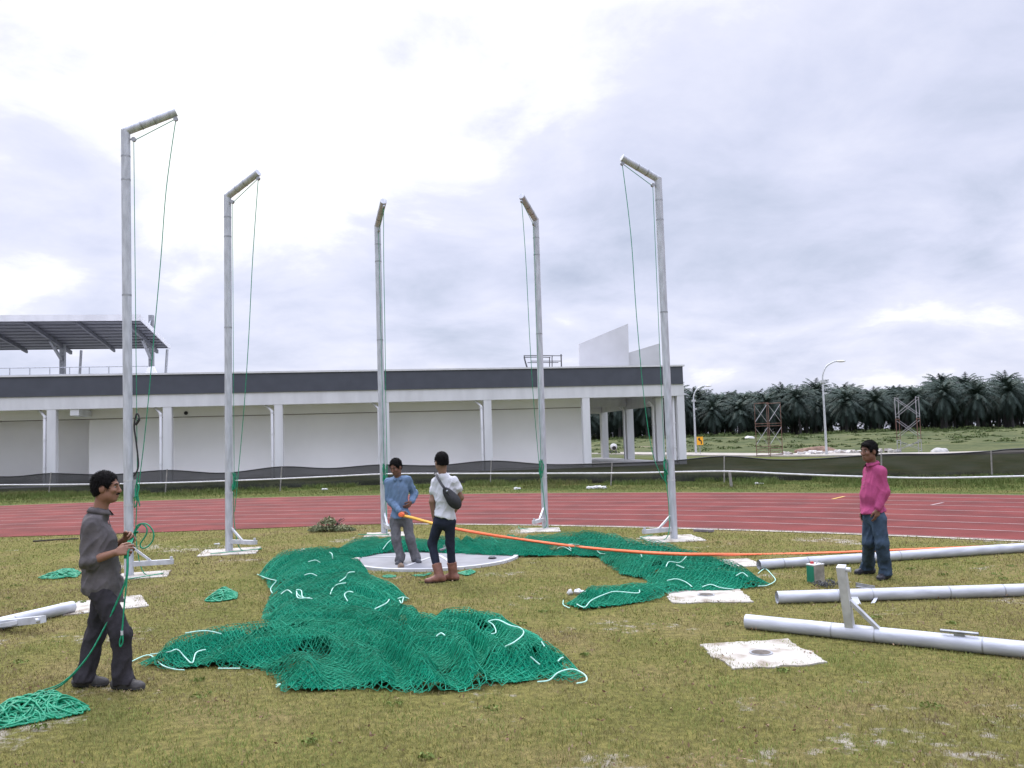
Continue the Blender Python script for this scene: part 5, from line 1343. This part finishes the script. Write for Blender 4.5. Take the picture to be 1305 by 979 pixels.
strap = ribbon(sp[3:6] + [net_pt(q, w_, .065) for q, w_ in ((660, 687), (700, 692.5), (755, 699), (810, 703.6), (850, 705.8), (890, 706.8))] + gp[1:], .044, .004, 'webbing_strap', M_ORANGE); meta(strap, 'long orange webbing strap running from the man in blue across the grass', 'strap')
ribbon(sp[:4], .046, .004, 'yellow_end', M_YELLOW, strap)
rl_ = MB(); c = hand + Vector((-.01, -.03, .03))
c = c + Vector((-.015, -.005, -.008))
for k in range(4): rl_.tube([c + Vector((.030 * math.cos(t) + .004 * k, -.02 + .012 * k, .024 * math.sin(t))) for t in np.linspace(0, 6.283, 13)], .012, 6, cap=False)
rl_.blob(c, (.034, .034, .028), 3, 8, .08); rl_.build('wound_end', M_ORANGE, strap)
# ------------------------------------------------------------------ tin, chain, stray bracket and other small things
g = at(1040, 742.5); tin = empty('tin_can', (g.x, g.y, 0), math.radians(28)); meta(tin, 'rectangular metal tin with a green side and red cap by the lying poles', 'tin')
M_TIN = mat('dull tin', (.30, .28, .24), .5, .3, .25, 10, .1); M_TING = mat('green printed tin', (.01, .17, .10), .5); M_RED = mat('red cap', (.45, .03, .03), .5)
MB().box(-.085, .085, -.06, .06, .0, .215).build('body', M_TIN, tin)
MB().box(-.089, -.0855, -.056, .056, .012, .205).build('side_label', M_TING, tin)
MB().box(-.088, .088, -.063, .063, .2155, .225).build('top_rim', M_PLASTW, tin)
MB().tube([(-.03, .02, .2255), (-.03, .02, .25)], .022, 12).build('cap', M_RED, tin)
MB().tube(spline([(-.01, -.03, .225), (.01, -.03, .255), (.05, -.03, .255), (.07, -.03, .225)], 4), .006, 6).build('handle', M_STEEL, tin)
g = at(1056, 747.5); ch = MB(); rr = random.Random(5)
for k in range(46):
    a = rr.uniform(0, 6.28); r_ = rr.random() ** .6; c = Vector((r_ * .17 * math.cos(a), r_ * .12 * math.sin(a), .02 + .03 * rr.random())); ax_ = Vector((rr.gauss(0, 1), rr.gauss(0, 1), rr.gauss(0, .5))).normalized(); b_ = ax_.orthogonal().normalized(); c_ = ax_.cross(b_)
    ch.tube([c + (b_ * math.cos(t) * 1.7 + c_ * math.sin(t)) * .014 for t in np.linspace(0, 2 * math.pi, 9)], .004, 5, cap=False)
o = ch.build('chain', M_DGREY, None, (g.x, g.y, 0)); meta(o, 'small heap of dark steel chain on the grass beside the tin', 'chain')
a, b_ = at(1092, 747.5, .02), at(1116, 752, .02); d_ = (a + b_) / 2
o = MB().bar(a - d_, b_ - d_, .05, .012).add([], []).bar(a - d_ + Vector((0, .02, .02)), b_ - d_ + Vector((0, .02, .02)), .008, .045).build('steel_bracket', M_STEEL, None, d_); meta(o, 'short grey steel angle bracket lying near the feet of the man in pink', 'bracket')
def lump(px, py, r, name, M, label, cat, seed, group=None, rough=.22, z=.0):
    g = at(px, py); o = MB().blob((0, 0, r[2] * .55), r, seed, 10, rough).build(name, M, None, (g.x, g.y, z)); meta(o, label, cat, group); return o
lump(386, 710, (.09, .08, .09), 'stone', M_STONE, 'pale straw-coloured round stone at the upper edge of the net', 'stone', 1, rough=.08)
M_PLAST = mat('broken plaster', (.52, .45, .41), .9, 0, .2, 14, .3)
a = at(446, 715.5); o = MB().box(-.16, .12, -.05, .05, 0, .05, Matrix.Rotation(.35, 4, 'Z')).box(-.02, .20, -.12, -.03, .0, .06, Matrix.Rotation(-.3, 4, 'Z')).build('plaster_chunk', M_PLAST, None, a); meta(o, 'pinkish broken plaster chunk at the left rim of the circle', 'plaster')
lump(511, 725, (.05, .04, .05), 'stone', mat('brown stone', (.20, .14, .10), .9), 'small brown stone on the front rim of the circle', 'stone', 5)
M_RAG = mat('grey rag', (.23, .22, .23), .95, 0, .3, 14, .4)
lump(569, 705.5, (.11, .09, .07), 'rag', M_RAG, 'crumpled grey rag on the circle behind the man in white', 'rag', 6, rough=.4, z=.02)
lump(609, 705.5, (.17, .10, .06), 'rag', M_RAG, 'crumpled grey rag at the right end of the circle by the net', 'rag', 7, rough=.4, z=.02)
lump(627, 714, (.06, .05, .03), 'stone', M_DGREY, 'small dark stone on the right part of the circle', 'stone', 8, z=.015)
M_LIT = mat('white litter', (.62, .62, .60), .7, 0, .1, 12)
def litter(px, py, w, label, seed):
    g = at(px, py); rr = random.Random(seed); mb = MB()
    for k in range(5): mb.blob((rr.uniform(-.5, .5) * w, rr.uniform(-.2, .2) * w, .03), (w * rr.uniform(.14, .3), w * .15, min(.06, w * .16) * rr.uniform(.6, 1.2)), seed + k, 7, .4)
    o = mb.build('litter', M_LIT, None, (g.x, g.y, 0)); meta(o, label, 'litter', 'white scraps lying on the field')
litter(762, 622.5, .62, 'white crumpled plastic sheet on the verge right of the thin fence post', 1)
litter(658, 624, .26, 'small white scrap on the verge left of the fourth pole', 2)
litter(414, 624.5, .22, 'small white scrap on the verge below the net, left of the man in blue', 3)
litter(968, 617.5, .24, 'small white scrap under the fence right of the leaning rope post', 4)
litter(735, 758, .16, 'white paper scrap by the front tip of the right net', 5)
litter(277, 695.5, .09, 'tiny white scrap on the grass beside the second pole pad', 6)
a, b_ = at(42, 690, .02), at(100, 686.5, .02)
o = MB().tube([a, a.lerp(b_, .5) + Vector((0, .03, .005)), b_], .018, 6).build('stick', mat('dark stick', (.045, .036, .028), .9)); meta(o, 'thin dark stick lying on the grass near the left end of the track', 'stick')
a, b_ = at(886, 675.4, .03), at(908, 676.6, .03)
o = MB().bar(a, b_, .14, .04).build('plank', mat('grey board', (.20, .18, .19), .9, 0, .2, 8)); meta(o, 'short grey board lying at the inner edge of the track', 'board')
# weedy shrub before the track
sb = at(419, 677.5); M_SHRUB = ramp_mat('shrub leaf', 'rnd', [(0, (.085, .11, .05)), (1, (.33, .34, .20))], .8)
shrub = empty('shrub', (sb.x, sb.y, 0)); meta(shrub, 'low grey-green leafy weed clump in front of the track', 'shrub')
leaf_clumps('leaves', [(-.05, 0, .05, .26, .24), (.0, .02, .16, .17, .16), (.26, 0, .02, .22, .13), (-.25, .02, .02, .2, .12), (.42, .03, 0, .16, .08)], M_SHRUB, .032, 420, shrub, 4)
sm_ = MB(); rr = random.Random(3)
for k in range(16): sm_.tube([(rr.uniform(-.1, .1), rr.uniform(-.05, .05), 0), (rr.uniform(-.3, .35), rr.uniform(-.1, .1), rr.uniform(.12, .32))], .005, 5)
sm_.build('stems', M_TRUNK, shrub)
# ------------------------------------------------------------------ grass blades
def blade_field(name, pos, hgt, wid, M, label, tone, cat='grass', lean=.55, seed=5):
    r = np.random.default_rng(seed); n = len(pos)
    a = r.uniform(0, 2 * np.pi, n); s = np.stack([np.cos(a), np.sin(a), np.zeros(n)], 1)
    la = r.uniform(0, 2 * np.pi, n); ll = r.uniform(.15, lean * 1.6, n) * hgt
    w = wid * r.uniform(.6, 1.3, n)
    b = np.concatenate([pos, np.zeros((n, 1))], 1); b[:, 2] = -.004
    l = np.stack([np.cos(la) * ll, np.sin(la) * ll, np.zeros(n)], 1)
    mid = b + l * .35 + np.array([0, 0, 1]) * (hgt * .62)[:, None]; tip = b + l + np.array([0, 0, 1]) * hgt[:, None]
    V = np.stack([b - s * w[:, None] / 2, b + s * w[:, None] / 2, mid + s * w[:, None] * .42, mid - s * w[:, None] * .42, tip + s * w[:, None] * .06, tip - s * w[:, None] * .06], 1).reshape(-1, 3)
    k = np.arange(n)[:, None] * 6
    F = np.concatenate([k + np.array([[0, 1, 2, 3]]), k + np.array([[3, 2, 4, 5]])], 1).reshape(-1, 4)
    o = mesh_np(name, V, F, M, attr={'rnd': ('FACE', np.repeat(tone, 2))}); meta(o, label, cat, kind='stuff'); return o
M_BLADE = ramp_mat('grass blade', 'rnd', [(0, (0.182, 0.130, 0.075)), (.22, (0.264, 0.206, 0.108)), (.46, (0.244, 0.222, 0.081)), (.74, (0.204, 0.226, 0.061)), (1, (0.216, 0.264, 0.068))], .75, .25)
def scatter(y0, y1, half, dens, seed):
    r = np.random.default_rng(seed); n = int((y1 - y0) * 2 * half * dens)
    return np.stack([r.uniform(-half, half, n), r.uniform(y0, y1, n)], 1)
bands = [(3.9, 6.2, .62, 4200), (6.2, 8.6, .63, 2700), (8.6, 12, .66, 1500), (12, 20.5, .68, 620)]
PS, HS, WS = [], [], []
for i, (y0, y1, hf, dn_) in enumerate(bands):
    p = scatter(y0, y1, hf * y1 + .6, dn_, 40 + i); x, y = p[:, 0], p[:, 1]
    keep = np.abs(x) < hf * y + .8
    r_ = np.hypot(x - TC[0], y - TC[1]); keep &= r_ < R_IN - .05
    keep &= np.hypot(x - cc.x, y - cc.y) > RC + .01
    cover = fbm(x * 1.6, y * 1.6, 201, 4) * .65 + fbm(x * 6, y * 6, 202, 2) * .35
    keep &= cover + np.random.default_rng(77 + i).uniform(-.16, .16, len(x)) > .36
    for poly, inset in EXCL:
        ins = in_poly(x, y, poly)
        if inset: ins &= dist_poly(x, y, poly) > inset
        if not inset: ins &= np.random.default_rng(len(x)).uniform(0, 1, len(x)) > .012
        keep &= ~ins
    # the apron of the track carries no grass
    ang = np.arctan2(y - TC[1], x - TC[0])
    nx_ = np.array([q.x for q in ap]); ny_ = np.array([q.y for q in ap]); keep &= ~((x < nx_[-1] + 3) & (y > np.interp(x, nx_, ny_) - .03) & (x < nx_.max()))
    p = p[keep]; PS.append(p); q = .6 + .8 * fbm(p[:, 0] * 2.2, p[:, 1] * 2.2, 203, 3)
    HS.append(np.random.default_rng(9 + i).uniform(.010, .032, len(p)) * q * (1 + .06 * i)); WS.append(np.full(len(p), (.0042, .0052, .0068, .0100)[i]))
PS = np.concatenate(PS); HS = np.concatenate(HS); WS = np.concatenate(WS)
r_ = np.random.default_rng(3)
tone = np.clip(.50 + 1.15 * (fbm(PS[:, 0] * .55, PS[:, 1] * .55, 210, 4) - .5) + .9 * (fbm(PS[:, 0] * 3.1, PS[:, 1] * 3.1, 211, 3) - .5) + r_.normal(0, .15, len(PS)), 0, 1)
print('blades', len(PS))
blade_field('lawn_grass', PS, HS, WS, M_BLADE, 'short olive and straw coloured lawn grass around the cage', tone)
# greener, longer verge between track and fence
n = 150000; r_ = np.random.default_rng(8); a = r_.uniform(math.radians(30), math.radians(108), n); rr_ = R_OUT + .12 + r_.uniform(0, 1, n) ** .6 * 9.0
x = TC[0] + rr_ * np.cos(a); y = TC[1] + rr_ * np.sin(a)
hv_ = .035 + .16 * np.clip((rr_ - R_OUT - 1.5) / 4, 0, 1) * (fbm(x * .8, y * .8, 220, 3) > .47) * r_.uniform(.5, 1.3, n)
tone = np.clip(.55 + .9 * (fbm(x * .7, y * .7, 221, 3) - .5) + r_.normal(0, .15, n), 0, 1)
M_VERGE = ramp_mat('verge blade', 'rnd', [(0, (.12, .095, .045)), (.4, (.105, .125, .035)), (1, (.075, .130, .028))], .8, .2)
blade_field('verge_grass', np.stack([x, y], 1), hv_, np.full(n, .013), M_VERGE, 'greener rough grass on the verge along the net fence', tone, seed=12)
# broad-leaved weeds and dry leaves in the lawn
rw = np.random.default_rng(31)
def lawn_spots(n, y1=16):
    y = 4.2 + (y1 - 4.2) * rw.uniform(0, 1, n) ** 1.3; x = rw.uniform(-.66, .66, n) * y
    k = (np.hypot(x - TC[0], y - TC[1]) < R_IN - .3) & (np.hypot(x - cc.x, y - cc.y) > RC + .1)
    for poly, inset in EXCL: k &= ~in_poly(x, y, poly)
    return x[k], y[k]
x, y = lawn_spots(60)
M_WEED = ramp_mat('weed leaf', 'rnd', [(0, (.10, .13, .030)), (1, (.17, .225, .052))], .7)
w = leaf_clumps('lawn_weeds', [(a, b_, .0, rw.uniform(.03, .09), rw.uniform(.010, .024)) for a, b_ in zip(x, y)], M_WEED, .016, 34, None, 5); meta(w, 'small flat green weeds scattered through the lawn', 'weeds', kind='stuff')
x, y = lawn_spots(700)
M_DRY = ramp_mat('dry leaf', 'rnd', [(0, (.14, .075, .045)), (1, (.34, .25, .16))], .9)
w = leaf_clumps('dry_leaves', [(a, b_, .012, .05, .006) for a, b_ in zip(x, y)], M_DRY, .014, 3, None, 6); meta(w, 'scattered dry brown leaf scraps on the lawn', 'leaves', kind='stuff')
